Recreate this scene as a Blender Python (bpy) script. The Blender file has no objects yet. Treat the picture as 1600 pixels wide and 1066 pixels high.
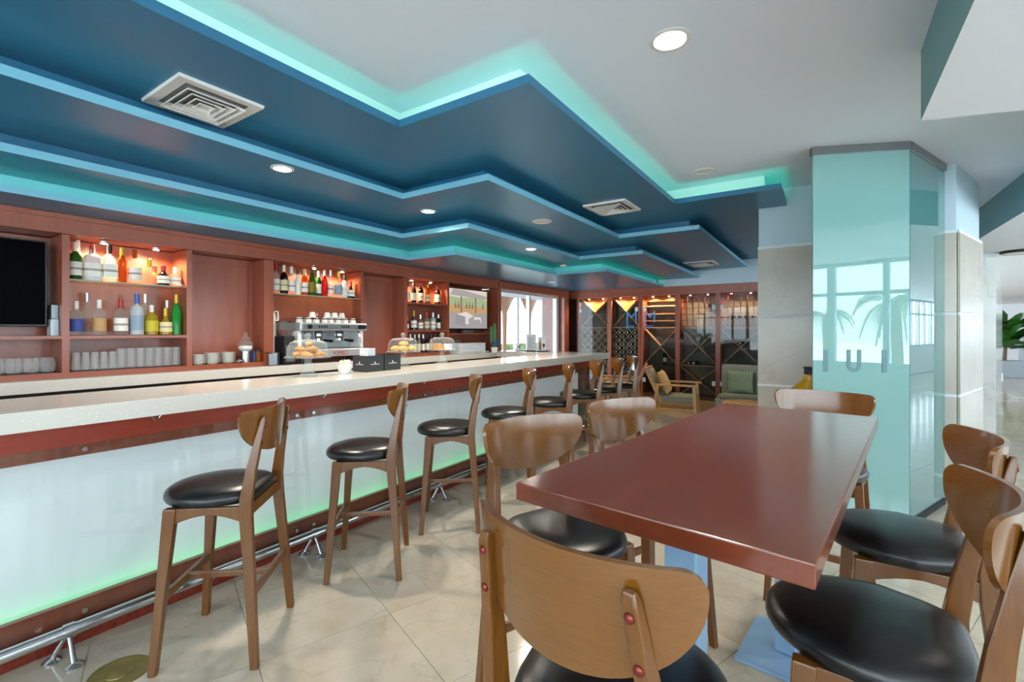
import bpy, bmesh, math, random
from mathutils import Vector, Matrix
random.seed(7)
SC = bpy.context.scene
COL = SC.collection
PI = math.pi
R = math.radians

# ------------------------------------------------------------------ camera, world, exposure
CAM_H = 1.42
FPX = 735.0
YAW = math.atan(493.0 / FPX)
cd = bpy.data.cameras.new('camera')
cam = bpy.data.objects.new('camera', cd)
COL.objects.link(cam)
cam.location = (0, 0, CAM_H)
cam.rotation_euler = (PI / 2, 0, YAW)
cd.sensor_fit = 'HORIZONTAL'
cd.sensor_width = 36.0
cd.lens = 36.0 * FPX / 1600.0
cd.shift_y = -16.0 / 1600.0
cd.clip_start = 0.02
cd.clip_end = 300
SC.camera = cam

SC.view_settings.view_transform = 'Standard'
SC.view_settings.look = 'None'
SC.view_settings.gamma = 1.0
SC.view_settings.use_curve_mapping = False
EXPO = 0.3
SC.view_settings.exposure = EXPO

w = bpy.data.worlds.new('sky')
SC.world = w
w.use_nodes = True
wn = w.node_tree.nodes
bg = wn['Background']
bg.inputs['Color'].default_value = (0.82, 0.91, 1.0, 1)
bg.inputs['Strength'].default_value = 7.0

sd = bpy.data.lights.new('sun', 'SUN')
sd.energy = 18.0
sd.angle = R(1.0)
sun = bpy.data.objects.new('sun', sd)
COL.objects.link(sun)
sun.rotation_euler = Vector((.5, -.15, -1)).to_track_quat('-Z', 'Y').to_euler()

cy = SC.cycles
cy.use_denoising = True
cy.max_bounces = 10
cy.diffuse_bounces = 6
cy.glossy_bounces = 4
cy.transmission_bounces = 6
cy.transparent_max_bounces = 24
cy.sample_clamp_indirect = 6.0
cy.caustics_reflective = False
cy.caustics_refractive = False


# ------------------------------------------------------------------ colour + materials
def srgb(h):
    h = h.lstrip('#')
    out = []
    for i in (0, 2, 4):
        c = int(h[i:i + 2], 16) / 255.0
        out.append(c / 12.92 if c <= 0.04045 else ((c + 0.055) / 1.055) ** 2.4)
    return (*out, 1.0)


MATS = {}


def base_mat(name):
    m = bpy.data.materials.new(name)
    m.use_nodes = True
    MATS[name] = m
    nt = m.node_tree
    return m, nt, nt.nodes['Principled BSDF']


def plain(name, hexcol, rough=0.5, metal=0.0, coat=0.0, spec=0.5, var=0.0, scale=8.0, bump=0.0, bscale=60.0):
    m, nt, p = base_mat(name)
    c = srgb(hexcol)
    p.inputs['Base Color'].default_value = c
    p.inputs['Roughness'].default_value = rough
    p.inputs['Metallic'].default_value = metal
    p.inputs['Coat Weight'].default_value = coat
    p.inputs['Coat Roughness'].default_value = 0.12
    p.inputs['Specular IOR Level'].default_value = spec
    if var or bump:
        tc = nt.nodes.new('ShaderNodeTexCoord')
    if var:
        n = nt.nodes.new('ShaderNodeTexNoise')
        n.inputs['Scale'].default_value = scale
        n.inputs['Detail'].default_value = 4
        nt.links.new(tc.outputs['Object'], n.inputs['Vector'])
        r = nt.nodes.new('ShaderNodeValToRGB')
        r.color_ramp.elements[0].position = 0.3
        r.color_ramp.elements[1].position = 0.7
        r.color_ramp.elements[0].color = (*[x * (1 - var) for x in c[:3]], 1)
        r.color_ramp.elements[1].color = (*[min(1, x * (1 + var)) for x in c[:3]], 1)
        nt.links.new(n.outputs['Fac'], r.inputs['Fac'])
        nt.links.new(r.outputs['Color'], p.inputs['Base Color'])
    if bump:
        n2 = nt.nodes.new('ShaderNodeTexNoise')
        n2.inputs['Scale'].default_value = bscale
        n2.inputs['Detail'].default_value = 3
        nt.links.new(tc.outputs['Object'], n2.inputs['Vector'])
        b = nt.nodes.new('ShaderNodeBump')
        b.inputs['Strength'].default_value = bump
        b.inputs['Distance'].default_value = 0.004
        nt.links.new(n2.outputs['Fac'], b.inputs['Height'])
        nt.links.new(b.outputs['Normal'], p.inputs['Normal'])
    return m


def wood(name, c1, c2, rough=0.35, coat=0.25, stretch=(14, 14, 1.2), scale=2.2, bump=0.03):
    m, nt, p = base_mat(name)
    tc = nt.nodes.new('ShaderNodeTexCoord')
    mp = nt.nodes.new('ShaderNodeMapping')
    mp.inputs['Scale'].default_value = stretch
    nt.links.new(tc.outputs['Object'], mp.inputs['Vector'])
    n = nt.nodes.new('ShaderNodeTexNoise')
    n.inputs['Scale'].default_value = scale
    n.inputs['Detail'].default_value = 6
    n.inputs['Roughness'].default_value = 0.6
    n.inputs['Distortion'].default_value = 0.6
    nt.links.new(mp.outputs['Vector'], n.inputs['Vector'])
    r = nt.nodes.new('ShaderNodeValToRGB')
    r.color_ramp.elements[0].position = 0.3
    r.color_ramp.elements[1].position = 0.72
    r.color_ramp.elements[0].color = srgb(c1)
    r.color_ramp.elements[1].color = srgb(c2)
    nt.links.new(n.outputs['Fac'], r.inputs['Fac'])
    nt.links.new(r.outputs['Color'], p.inputs['Base Color'])
    p.inputs['Roughness'].default_value = rough
    p.inputs['Coat Weight'].default_value = coat
    p.inputs['Coat Roughness'].default_value = 0.15
    if bump:
        b = nt.nodes.new('ShaderNodeBump')
        b.inputs['Strength'].default_value = bump
        b.inputs['Distance'].default_value = 0.003
        nt.links.new(n.outputs['Fac'], b.inputs['Height'])
        nt.links.new(b.outputs['Normal'], p.inputs['Normal'])
    return m


def emit(name, hexcol, strength):
    m, nt, p = base_mat(name)
    p.inputs['Base Color'].default_value = (0, 0, 0, 1)
    p.inputs['Emission Color'].default_value = srgb(hexcol)
    p.inputs['Emission Strength'].default_value = strength
    return m


def facing_fresnel(nt, ior):
    """Fresnel reflectance of a thin sheet: counted on the outer face only"""
    fr = nt.nodes.new('ShaderNodeFresnel')
    fr.inputs['IOR'].default_value = ior
    ge = nt.nodes.new('ShaderNodeNewGeometry')
    iv = nt.nodes.new('ShaderNodeMath')
    iv.operation = 'SUBTRACT'
    iv.inputs[0].default_value = 1.0
    nt.links.new(ge.outputs['Backfacing'], iv.inputs[1])
    mu = nt.nodes.new('ShaderNodeMath')
    mu.operation = 'MULTIPLY'
    nt.links.new(fr.outputs['Fac'], mu.inputs[0])
    nt.links.new(iv.outputs['Value'], mu.inputs[1])
    return mu.outputs['Value']


def glassy(name, hexcol, solid=0.35, rough=0.05, spec=0.5, tint=None):
    """thin glass: part of the light goes straight through tinted, part is reflected and scattered"""
    m, nt, p = base_mat(name)
    c = srgb(hexcol)
    p.inputs['Base Color'].default_value = c
    p.inputs['Roughness'].default_value = rough
    p.inputs['Specular IOR Level'].default_value = spec
    t = nt.nodes.new('ShaderNodeBsdfTransparent')
    t.inputs['Color'].default_value = srgb(tint) if tint else c
    fr = facing_fresnel(nt, 1.5)
    mr = nt.nodes.new('ShaderNodeMapRange')
    mr.inputs['To Min'].default_value = solid
    mr.inputs['To Max'].default_value = 1.0
    nt.links.new(fr, mr.inputs['Value'])
    mx = nt.nodes.new('ShaderNodeMixShader')
    nt.links.new(mr.outputs['Result'], mx.inputs['Fac'])
    nt.links.new(t.outputs['BSDF'], mx.inputs[1])
    nt.links.new(p.outputs['BSDF'], mx.inputs[2])
    nt.links.new(mx.outputs['Shader'], nt.nodes['Material Output'].inputs['Surface'])
    return m


def clear_pane(name, tint='#f4fbfa', refl=1.0, rough=0.0):
    """flat window glass: transparent with a mirror-like reflection that follows Fresnel"""
    m, nt, p = base_mat(name)
    nt.nodes.remove(p)
    t = nt.nodes.new('ShaderNodeBsdfTransparent')
    t.inputs['Color'].default_value = srgb(tint)
    g = nt.nodes.new('ShaderNodeBsdfGlossy')
    g.inputs['Roughness'].default_value = rough
    fr = facing_fresnel(nt, 1.5)
    mu = nt.nodes.new('ShaderNodeMath')
    mu.operation = 'MULTIPLY'
    mu.use_clamp = True
    mu.inputs[1].default_value = refl
    nt.links.new(fr, mu.inputs[0])
    mx = nt.nodes.new('ShaderNodeMixShader')
    nt.links.new(mu.outputs['Value'], mx.inputs['Fac'])
    nt.links.new(t.outputs['BSDF'], mx.inputs[1])
    nt.links.new(g.outputs['BSDF'], mx.inputs[2])
    nt.links.new(mx.outputs['Shader'], nt.nodes['Material Output'].inputs['Surface'])
    return m


def marble(name, c1, c2, vein, rough=0.12, scale=1.3, veinw=0.03, rand=0.06, coat=0.0):
    m, nt, p = base_mat(name)
    tc = nt.nodes.new('ShaderNodeTexCoord')
    oi = nt.nodes.new('ShaderNodeObjectInfo')
    ad = nt.nodes.new('ShaderNodeVectorMath')
    ad.operation = 'ADD'
    sc_ = nt.nodes.new('ShaderNodeVectorMath')
    sc_.operation = 'SCALE'
    sc_.inputs['Scale'].default_value = 1.0
    nt.links.new(oi.outputs['Location'], sc_.inputs[0])
    mul = nt.nodes.new('ShaderNodeMath')
    mul.operation = 'MULTIPLY'
    mul.inputs[1].default_value = 7.0
    nt.links.new(oi.outputs['Random'], mul.inputs[0])
    nt.links.new(tc.outputs['Object'], ad.inputs[0])
    cmb = nt.nodes.new('ShaderNodeCombineXYZ')
    nt.links.new(mul.outputs['Value'], cmb.inputs['X'])
    nt.links.new(mul.outputs['Value'], cmb.inputs['Y'])
    nt.links.new(cmb.outputs['Vector'], ad.inputs[1])
    n = nt.nodes.new('ShaderNodeTexNoise')
    n.inputs['Scale'].default_value = scale * 2
    n.inputs['Detail'].default_value = 8
    n.inputs['Roughness'].default_value = 0.6
    nt.links.new(ad.outputs['Vector'], n.inputs['Vector'])
    r = nt.nodes.new('ShaderNodeValToRGB')
    r.color_ramp.elements[0].position = 0.32
    r.color_ramp.elements[1].position = 0.68
    r.color_ramp.elements[0].color = srgb(c1)
    r.color_ramp.elements[1].color = srgb(c2)
    nt.links.new(n.outputs['Fac'], r.inputs['Fac'])
    v = nt.nodes.new('ShaderNodeTexNoise')
    v.inputs['Scale'].default_value = scale
    v.inputs['Detail'].default_value = 7
    v.inputs['Distortion'].default_value = 0.8
    nt.links.new(ad.outputs['Vector'], v.inputs['Vector'])
    vr = nt.nodes.new('ShaderNodeValToRGB')
    e = vr.color_ramp.elements
    e[0].position = 0.5 - veinw
    e[0].color = (0, 0, 0, 1)
    e[1].position = 0.5 + veinw
    e[1].color = (0, 0, 0, 1)
    mid = e.new(0.5)
    mid.color = (0.3, 0.3, 0.3, 1)
    nt.links.new(v.outputs['Fac'], vr.inputs['Fac'])
    mx = nt.nodes.new('ShaderNodeMix')
    mx.data_type = 'RGBA'
    nt.links.new(vr.outputs['Color'], mx.inputs['Factor'])
    nt.links.new(r.outputs['Color'], mx.inputs['A'])
    mx.inputs['B'].default_value = srgb(vein)
    hs = nt.nodes.new('ShaderNodeHueSaturation')
    mr = nt.nodes.new('ShaderNodeMapRange')
    mr.inputs['To Min'].default_value = 1 - rand
    mr.inputs['To Max'].default_value = 1 + rand
    nt.links.new(oi.outputs['Random'], mr.inputs['Value'])
    nt.links.new(mr.outputs['Result'], hs.inputs['Value'])
    nt.links.new(mx.outputs['Result'], hs.inputs['Color'])
    nt.links.new(hs.outputs['Color'], p.inputs['Base Color'])
    p.inputs['Roughness'].default_value = rough
    p.inputs['Coat Weight'].default_value = coat
    return m


def speckle(name, hexcol, dots, rough=0.15):
    m, nt, p = base_mat(name)
    tc = nt.nodes.new('ShaderNodeTexCoord')
    v = nt.nodes.new('ShaderNodeTexVoronoi')
    v.inputs['Scale'].default_value = 60
    nt.links.new(tc.outputs['Object'], v.inputs['Vector'])
    r = nt.nodes.new('ShaderNodeValToRGB')
    r.color_ramp.elements[0].position = 0.10
    r.color_ramp.elements[0].color = srgb(dots)
    r.color_ramp.elements[1].position = 0.2
    r.color_ramp.elements[1].color = srgb(hexcol)
    nt.links.new(v.outputs['Distance'], r.inputs['Fac'])
    nt.links.new(r.outputs['Color'], p.inputs['Base Color'])
    p.inputs['Roughness'].default_value = rough
    return m


wood('stool_wood', '#643910', '#7a4a18', rough=0.3, coat=0.4, stretch=(40, 40, 2.5), bump=0)
wood('shell_wood', '#70420e', '#794a13', rough=0.22, coat=0.9, stretch=(3, 30, 60), bump=0)
wood('table_wood', '#72311c', '#7c3a24', rough=0.2, coat=0.5, stretch=(9, 1.5, 9), bump=0.0)
wood('cherry', '#8c4630', '#9c5238', rough=0.32, coat=0.3, stretch=(6, 6, 0.8))
wood('cherry_dark', '#52200f', '#6a2d1c', rough=0.32, coat=0.3, stretch=(6, 6, 0.8))
wood('fascia_wood', '#8a2f1e', '#a64029', rough=0.28, coat=0.35, stretch=(8, 0.7, 8))
wood('light_wood', '#a87541', '#c99a63', rough=0.4, coat=0.2)
wood('plinth_wood', '#9b7140', '#c09458', rough=0.25, coat=0.4, stretch=(1, 6, 12))
plain('rivet', '#7a2f25', 0.3, 0.6)
plain('leather', '#0c0c0d', 0.3, spec=0.6, bump=0.12, bscale=220)
plain('blue_soffit', '#2b6b8c', 0.32, var=0.03, scale=1.5)
plain('blue_fascia', '#79b7cd', 0.45)
plain('pale_blue', '#bfd3de', 0.6)
plain('ceiling_paint', '#dadfe9', 0.75)
plain('teal_paint', '#6d9599', 0.65)
plain('white_paint', '#e6e7ec', 0.7)
plain('cove_white', '#d9efe9', 0.6)
plain('vent_white', '#d7d4cf', 0.5)
plain('duct_grey', '#7d7a78', 0.7)
plain('dark_gap', '#1b1d20', 0.8)
plain('chrome', '#c9ccd0', 0.18, 1.0)
plain('steel', '#d2d5d7', 0.28, 0.7)
plain('grey_metal', '#8c8f92', 0.35, 0.8)
plain('table_base', '#8fb0cf', 0.35, 0.15)
plain('black', '#0a0a0b', 0.3)
plain('black_soft', '#17171a', 0.55)
plain('screen_black', '#010102', 0.35, spec=0.02)
plain('charcoal', '#2d2f31', 0.6)
plain('paper', '#eef0f1', 0.7)
plain('paper_print', '#8fa2b5', 0.7)
plain('print_grey', '#a89a90', 0.7)
plain('ceramic', '#f1efe9', 0.18)
plain('red_granite', '#7c2d1f', 0.25, var=0.3, scale=60)
plain('brass', '#8d7a45', 0.4, 0.7, var=0.2, scale=14)
plain('red', '#b5161c', 0.35)
plain('red_letters', '#b3202e', 0.5)
plain('gold', '#c9a02c', 0.35, 0.4)
plain('blue', '#1f5fb5', 0.35)
plain('pale_label', '#f0ece2', 0.6)
plain('cream_label', '#e4d7a6', 0.6)
plain('tan_label', '#c79a66', 0.6)
plain('blue_label', '#3d4f9c', 0.6)
plain('yellow_label', '#c8b92e', 0.6)
plain('dark_label', '#23242b', 0.6)
plain('green_leaf', '#2f6b22', 0.45, var=0.35, scale=9)
plain('cactus', '#52764c', 0.6, var=0.2)
plain('sage', '#8f9876', 0.85, var=0.1, scale=25, bump=0.3, bscale=120)
plain('tan_cushion', '#cfa066', 0.85, bump=0.3, bscale=120)
plain('pastry', '#c98534', 0.75, var=0.3, scale=30, bump=0.5, bscale=50)
plain('bread', '#d9a550', 0.75, var=0.25, scale=24, bump=0.4, bscale=40)
plain('trunk', '#6b5b45', 0.9, var=0.3, scale=12)
plain('palm_leaf', '#3d5a34', 0.6, var=0.3, scale=5)
plain('ground_out', '#d6d8da', 0.9, var=0.1, scale=0.6)
plain('hedge', '#8a9a6a', 0.9, var=0.5, scale=6)
plain('grey_door', '#a3adb8', 0.45)
plain('alu', '#c6d0d4', 0.45, 0.2)
plain('frost_white', '#edf1f0', 0.45)
MATS['frost_white'].node_tree.nodes['Principled BSDF'].inputs['Emission Color'].default_value = srgb('#eef1f8')
MATS['frost_white'].node_tree.nodes['Principled BSDF'].inputs['Emission Strength'].default_value = 0.13
plain('letter_grey', '#5e8288', 0.5)
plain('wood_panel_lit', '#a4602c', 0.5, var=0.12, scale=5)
plain('rack_wood', '#b98e70', 0.5)
plain('grid_red', '#9b4330', 0.5)
plain('cellar_dark', '#7d756d', 0.7)
plain('wine_glass_dark', '#0d0b0d', 0.2)
plain('amber_vase', '#b98a05', 0.08, coat=0.5)
plain('screen_frame', '#6c6f73', 0.4)
emit('led_cyan', '#20ffcc', 7.0)
emit('led_cyan_soft', '#00ffa8', 9.0)
emit('led_green', '#00ff78', 2.6)
emit('lamp_warm', '#ffe2b4', 80.0)
emit('lamp_white', '#fff6e6', 30.0)
emit('neon_blue', '#4a9fe8', 0.45)
for k, c in dict(sky='#f1e6d6', hill='#d8c193', field='#d9b07c', tree='#8c8a5a', roof='#bdb4b2', floor='#b4afb0',
                 table='#f3efea', chair='#a8a3a6', post='#8d7a72', lawn='#b8c89a').items():
    emit('pic_' + k, c, 0.8 / 2 ** EXPO)
glassy('bottle_clear', '#e6ece8', 0.08, tint='#f8faf8')
glassy('bottle_frost', '#cfd6da', 0.7, rough=0.3, tint='#dfe6ea')
glassy('bottle_green', '#1f5b26', 0.5, tint='#5f9a55')
glassy('bottle_bright_green', '#2fae4c', 0.5, tint='#7fdc7f')
glassy('bottle_amber', '#a85a18', 0.45, tint='#dd9a4a')
glassy('bottle_dark', '#241015', 0.8, tint='#552a26')
glassy('bottle_red', '#b51d22', 0.65, tint='#e05a4a')
glassy('bottle_yellow', '#b9a12a', 0.5, tint='#e8d878')
glassy('tumbler_glass', '#ffffff', 0.045, rough=0.05, tint='#fdfefe')
glassy('stand_glass', '#e4eaea', 0.12, rough=0.04, tint='#f8fafa')
glassy('dome_glass', '#f0f4f2', 0.05, rough=0.02, tint='#f5f8f6')
glassy('shelf_glass', '#b9d4c9', 0.35, tint='#cfe2da')
clear_pane('window_pane', '#f6fbfb', 1.0)
clear_pane('door_pane', '#eaefed', 1.0)
clear_pane('bar_pane', '#f7fafb', 1.4, 0.03)


def frosted(name, hexcol, trans, refl, tint):
    m, nt, p = base_mat(name)
    p.inputs['Base Color'].default_value = srgb(hexcol)
    p.inputs['Roughness'].default_value = 0.5
    p.inputs['Specular IOR Level'].default_value = 0.0
    t = nt.nodes.new('ShaderNodeBsdfTransparent')
    t.inputs['Color'].default_value = srgb(tint)
    m1 = nt.nodes.new('ShaderNodeMixShader')
    m1.inputs['Fac'].default_value = trans
    nt.links.new(p.outputs['BSDF'], m1.inputs[1])
    nt.links.new(t.outputs['BSDF'], m1.inputs[2])
    g = nt.nodes.new('ShaderNodeBsdfGlossy')
    g.inputs['Roughness'].default_value = 0.0
    fr = facing_fresnel(nt, 1.55)
    mu = nt.nodes.new('ShaderNodeMath')
    mu.operation = 'MULTIPLY'
    mu.use_clamp = True
    mu.inputs[1].default_value = refl
    nt.links.new(fr, mu.inputs[0])
    m2 = nt.nodes.new('ShaderNodeMixShader')
    nt.links.new(mu.outputs['Value'], m2.inputs['Fac'])
    nt.links.new(m1.outputs['Shader'], m2.inputs[1])
    nt.links.new(g.outputs['BSDF'], m2.inputs[2])
    nt.links.new(m2.outputs['Shader'], nt.nodes['Material Output'].inputs['Surface'])


frosted('teal_frost', '#86b2ae', 0.06, 2.2, '#a8d8d6')
frosted('teal_clear', '#7fbcbb', 0.55, 1.6, '#a9d6d4')
marble('floor_marble', '#b8aa95', '#c8bdac', '#a0927d', rough=0.1, scale=2.0, veinw=0.012, rand=0.04)
marble('column_stone', '#b5ada0', '#c4bdb2', '#9c9280', rough=0.22, scale=0.9, veinw=0.006, rand=0.05)
marble('white_stone', '#dedcd6', '#efeeea', '#b9b5aa', rough=0.1, scale=0.9, veinw=0.012, rand=0.03)
speckle('ivory_slab', '#dad4ca', '#f2eee6', 0.14)


def woven(name, c1, c2, scale):
    m, nt, p = base_mat(name)
    tc = nt.nodes.new('ShaderNodeTexCoord')
    ch = nt.nodes.new('ShaderNodeTexChecker')
    ch.inputs['Scale'].default_value = scale
    ch.inputs['Color1'].default_value = srgb(c1)
    ch.inputs['Color2'].default_value = srgb(c2)
    nt.links.new(tc.outputs['Object'], ch.inputs['Vector'])
    nt.links.new(ch.outputs['Color'], p.inputs['Base Color'])
    p.inputs['Roughness'].default_value = 0.8
    return m


woven('wicker_grey', '#c4beac', '#4a4942', 50)
woven('wicker_green', '#9a9a88', '#5d6355', 50)


# ------------------------------------------------------------------ mesh helpers
class MB:
    def __init__(s):
        s.v, s.f, s.m = [], [], []

    def add(s, verts, faces, mi=0):
        o = len(s.v)
        s.v += [tuple(p) for p in verts]
        for f in faces:
            s.f.append(tuple(i + o for i in f))
            s.m.append(mi)
        return s

    def box(s, x0, x1, y0, y1, z0, z1, mi=0):
        return s.add([(x0, y0, z0), (x1, y0, z0), (x1, y1, z0), (x0, y1, z0), (x0, y0, z1), (x1, y0, z1), (x1, y1, z1), (x0, y1, z1)],
                     [(0, 3, 2, 1), (4, 5, 6, 7), (0, 1, 5, 4), (1, 2, 6, 5), (2, 3, 7, 6), (3, 0, 4, 7)], mi)

    def loft(s, rings, mi=0, caps=True, closed=True):
        n = len(rings[0])
        vs = [p for r in rings for p in r]
        fs = []
        for i in range(len(rings) - 1):
            for j in range(n if closed else n - 1):
                k = (j + 1) % n
                fs.append((i * n + j, i * n + k, (i + 1) * n + k, (i + 1) * n + j))
        if caps:
            fs.append(tuple(range(n - 1, -1, -1)))
            fs.append(tuple((len(rings) - 1) * n + j for j in range(n)))
        return s.add(vs, fs, mi)

    def bar(s, p, q, w, h, up=(0, 0, 1), w2=None, h2=None, mi=0):
        p, q = Vector(p), Vector(q)
        d = (q - p).normalized()
        u = Vector(up)
        sd = d.cross(u)
        if sd.length < 1e-5:
            sd = d.cross(Vector((1, 0, 0)))
        sd.normalize()
        u = sd.cross(d).normalized()
        w2 = w if w2 is None else w2
        h2 = h if h2 is None else h2

        def ring(c, a, b):
            return [c - sd * a / 2 - u * b / 2, c + sd * a / 2 - u * b / 2, c + sd * a / 2 + u * b / 2, c - sd * a / 2 + u * b / 2]
        return s.loft([ring(p, w, h), ring(q, w2, h2)], mi)

    def tube(s, pts, r, n=12, mi=0):
        pts = [Vector(p) for p in pts]
        rs = r if isinstance(r, (list, tuple)) else [r] * len(pts)
        rings = []
        prev = None
        for i, p in enumerate(pts):
            d = (pts[min(i + 1, len(pts) - 1)] - pts[max(i - 1, 0)]).normalized()
            if prev is None:
                a = d.cross(Vector((0, 0, 1)))
                if a.length < 1e-4:
                    a = Vector((1, 0, 0))
            else:
                a = prev - d * prev.dot(d)
            a.normalize()
            prev = a
            b = d.cross(a)
            rings.append([p + (a * math.cos(2 * PI * k / n) + b * math.sin(2 * PI * k / n)) * rs[i] for k in range(n)])
        return s.loft(rings, mi)

    def lathe(s, prof, n=20, c=(0, 0, 0), mi=0, caps=True, sq=0.0):
        rings = []
        for r, z in prof:
            ring = []
            for k in range(n):
                a = 2 * PI * k / n
                ca, sa = math.cos(a), math.sin(a)
                rr = r
                if sq:
                    rr = r / (abs(ca) ** sq + abs(sa) ** sq) ** (1 / sq)
                ring.append((c[0] + rr * ca, c[1] + rr * sa, c[2] + z))
            rings.append(ring)
        return s.loft(rings, mi, caps)

    def prism(s, poly, z0, z1, mi=0, mside=None):
        n = len(poly)
        mside = mi if mside is None else mside
        vs = [(x, y, z0) for x, y in poly] + [(x, y, z1) for x, y in poly]
        o = len(s.v)
        s.v += vs
        s.f.append(tuple(o + i for i in range(n - 1, -1, -1)))
        s.m.append(mi)
        s.f.append(tuple(o + n + i for i in range(n)))
        s.m.append(mi)
        for i in range(n):
            j = (i + 1) % n
            s.f.append((o + i, o + j, o + n + j, o + n + i))
            s.m.append(mside)
        return s

    def mesh(s, name, mats, bevel=0.0, seg=2, smooth=False):
        me = bpy.data.meshes.new(name)
        me.from_pydata([tuple(p) for p in s.v], [], s.f)
        me.polygons.foreach_set('material_index', s.m)
        bm = bmesh.new()
        bm.from_mesh(me)
        bmesh.ops.recalc_face_normals(bm, faces=bm.faces)
        if bevel:
            ed = [e for e in bm.edges if len(e.link_faces) == 2 and e.calc_face_angle(0) > 0.6]
            bmesh.ops.bevel(bm, geom=ed, offset=bevel, segments=seg, affect='EDGES', profile=0.6, clamp_overlap=True)
        bm.to_mesh(me)
        bm.free()
        for mt in (mats if isinstance(mats, (list, tuple)) else [mats]):
            me.materials.append(MATS[mt])
        if smooth or bevel:
            me.polygons.foreach_set('use_smooth', [True] * len(me.polygons))
            me.set_sharp_from_angle(angle=R(38 if smooth else 12))
        return me

    def build(s, name, mats, parent=None, bevel=0.0, seg=2, smooth=False, label=None):
        o = bpy.data.objects.new(name, s.mesh(name, mats, bevel, seg, smooth))
        COL.objects.link(o)
        o.parent = parent
        if label:
            o['label'] = label
        return o


def tag(o, label, cat, group=None, kind=None):
    o['label'] = label
    o['category'] = cat
    if group:
        o['group'] = group
    if kind:
        o['kind'] = kind
    return o


def thing(name, label, cat, loc=(0, 0, 0), rz=0.0, group=None):
    o = bpy.data.objects.new(name, None)
    o.empty_display_size = 0.1
    COL.objects.link(o)
    o.location = loc
    o.rotation_euler = (0, 0, rz)
    return tag(o, label, cat, group)


def structure(o, label=None, cat=None):
    o['kind'] = 'structure'
    if label:
        o['label'] = label
    if cat:
        o['category'] = cat
    return o


def place(me, name, loc, rot=(0, 0, 0), parent=None, scale=None):
    o = bpy.data.objects.new(name, me)
    COL.objects.link(o)
    o.location = loc
    o.rotation_euler = rot
    if scale:
        o.scale = scale
    o.parent = parent
    return o


def copy_tree(src, parent=None):
    c = src.copy()
    COL.objects.link(c)
    c.parent = parent
    for ch in src.children:
        copy_tree(ch, c)
    return c


def text(name, body, size, mat, parent, loc, rot, extrude=0.001, align='LEFT'):
    cu = bpy.data.curves.new(name, 'FONT')
    cu.body = body
    cu.size = size
    cu.extrude = extrude
    cu.offset = -.004 * size / .32 if mat == 'neon_blue' else 0
    cu.align_x = align
    cu.materials.append(MATS[mat])
    tmp = bpy.data.objects.new(name, cu)
    COL.objects.link(tmp)
    bpy.context.view_layer.update()
    me = bpy.data.meshes.new_from_object(tmp.evaluated_get(bpy.context.evaluated_depsgraph_get()))
    bpy.data.objects.remove(tmp)
    o = bpy.data.objects.new(name, me)
    COL.objects.link(o)
    o.location = loc
    o.rotation_euler = rot
    o.parent = parent
    return o


def spot(name, loc, energy, angle, color=(1, 0.85, 0.65), radius=0.03, rot=(0, 0, 0), blend=0.6):
    l = bpy.data.lights.new(name, 'SPOT')
    l.energy = energy
    l.spot_size = R(angle)
    l.spot_blend = blend
    l.color = color
    l.shadow_soft_size = radius
    o = bpy.data.objects.new(name, l)
    COL.objects.link(o)
    o.location = loc
    o.rotation_euler = rot
    return o


# ------------------------------------------------------------------ floor: marble tiles laid at an angle
YB = 8.75          # face of the wine wall
ZC = 2.79          # high ceiling
ZL = 2.45          # lowered ceiling
ZK = 1.0905        # rear counter top
fl = MB().prism([(-5.2, -4.2), (2.0, -2.78), (13.75, 25.5), (13.75, 26), (-5.2, 26)], -0.12, -0.012).build('floor', 'floor_marble')
structure(fl, 'polished beige marble floor of large square tiles', 'floor')
TS = 0.59
FA = R(-19.5)
ux, uy = math.cos(FA), math.sin(FA)
vx, vy = -uy, ux
# a known joint crossing: row line through (-2.758, 1.324)
off_v = (-2.758 * vx + 1.324 * vy)
off_u = 0.1
tile_me = MB().box(-TS / 2 + .0012, TS / 2 - .0012, -TS / 2 + .0012, TS / 2 - .0012, -0.012, 0).mesh('tile', 'floor_marble')
rest = MB()
cells = []
for i in range(-14, 44):
    for j in range(-16, 48):
        cu_, cv_ = off_u + (i + .5) * TS, off_v + (j + .5) * TS
        x, y = cu_ * ux + cv_ * vx, cu_ * uy + cv_ * vy
        if -4.7 < x < 13 and -3.6 < y < 25.4 and x < 1.55 + .416 * (y + 2.7) and y > -3.7 + .2 * (x + 4.98):
            dep = 0.8305 * y - 0.557 * x
            lat = 0.8305 * x + 0.557 * y
            vis = dep > 0.3 and abs(lat) < 1.25 * dep + .4 and x > -3.1
            cells.append((dep if vis else 1e3 + abs(dep), x, y))
cells.sort()
for n, (d_, x, y) in enumerate(cells):
    if n < 290 and d_ < 900:
        place(tile_me, 'tile', (x, y, 0), (0, 0, FA), fl)
    else:
        h = TS / 2 - .0012
        q = [(x + a * ux + b * vx, y + a * uy + b * vy, 0) for a, b in ((-h, -h), (h, -h), (h, h), (-h, h))]
        rest.add(q, [(0, 1, 2, 3)])
ro = rest.build('tile_field', 'floor_marble', fl)
ro['kind'] = 'stuff'

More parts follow.
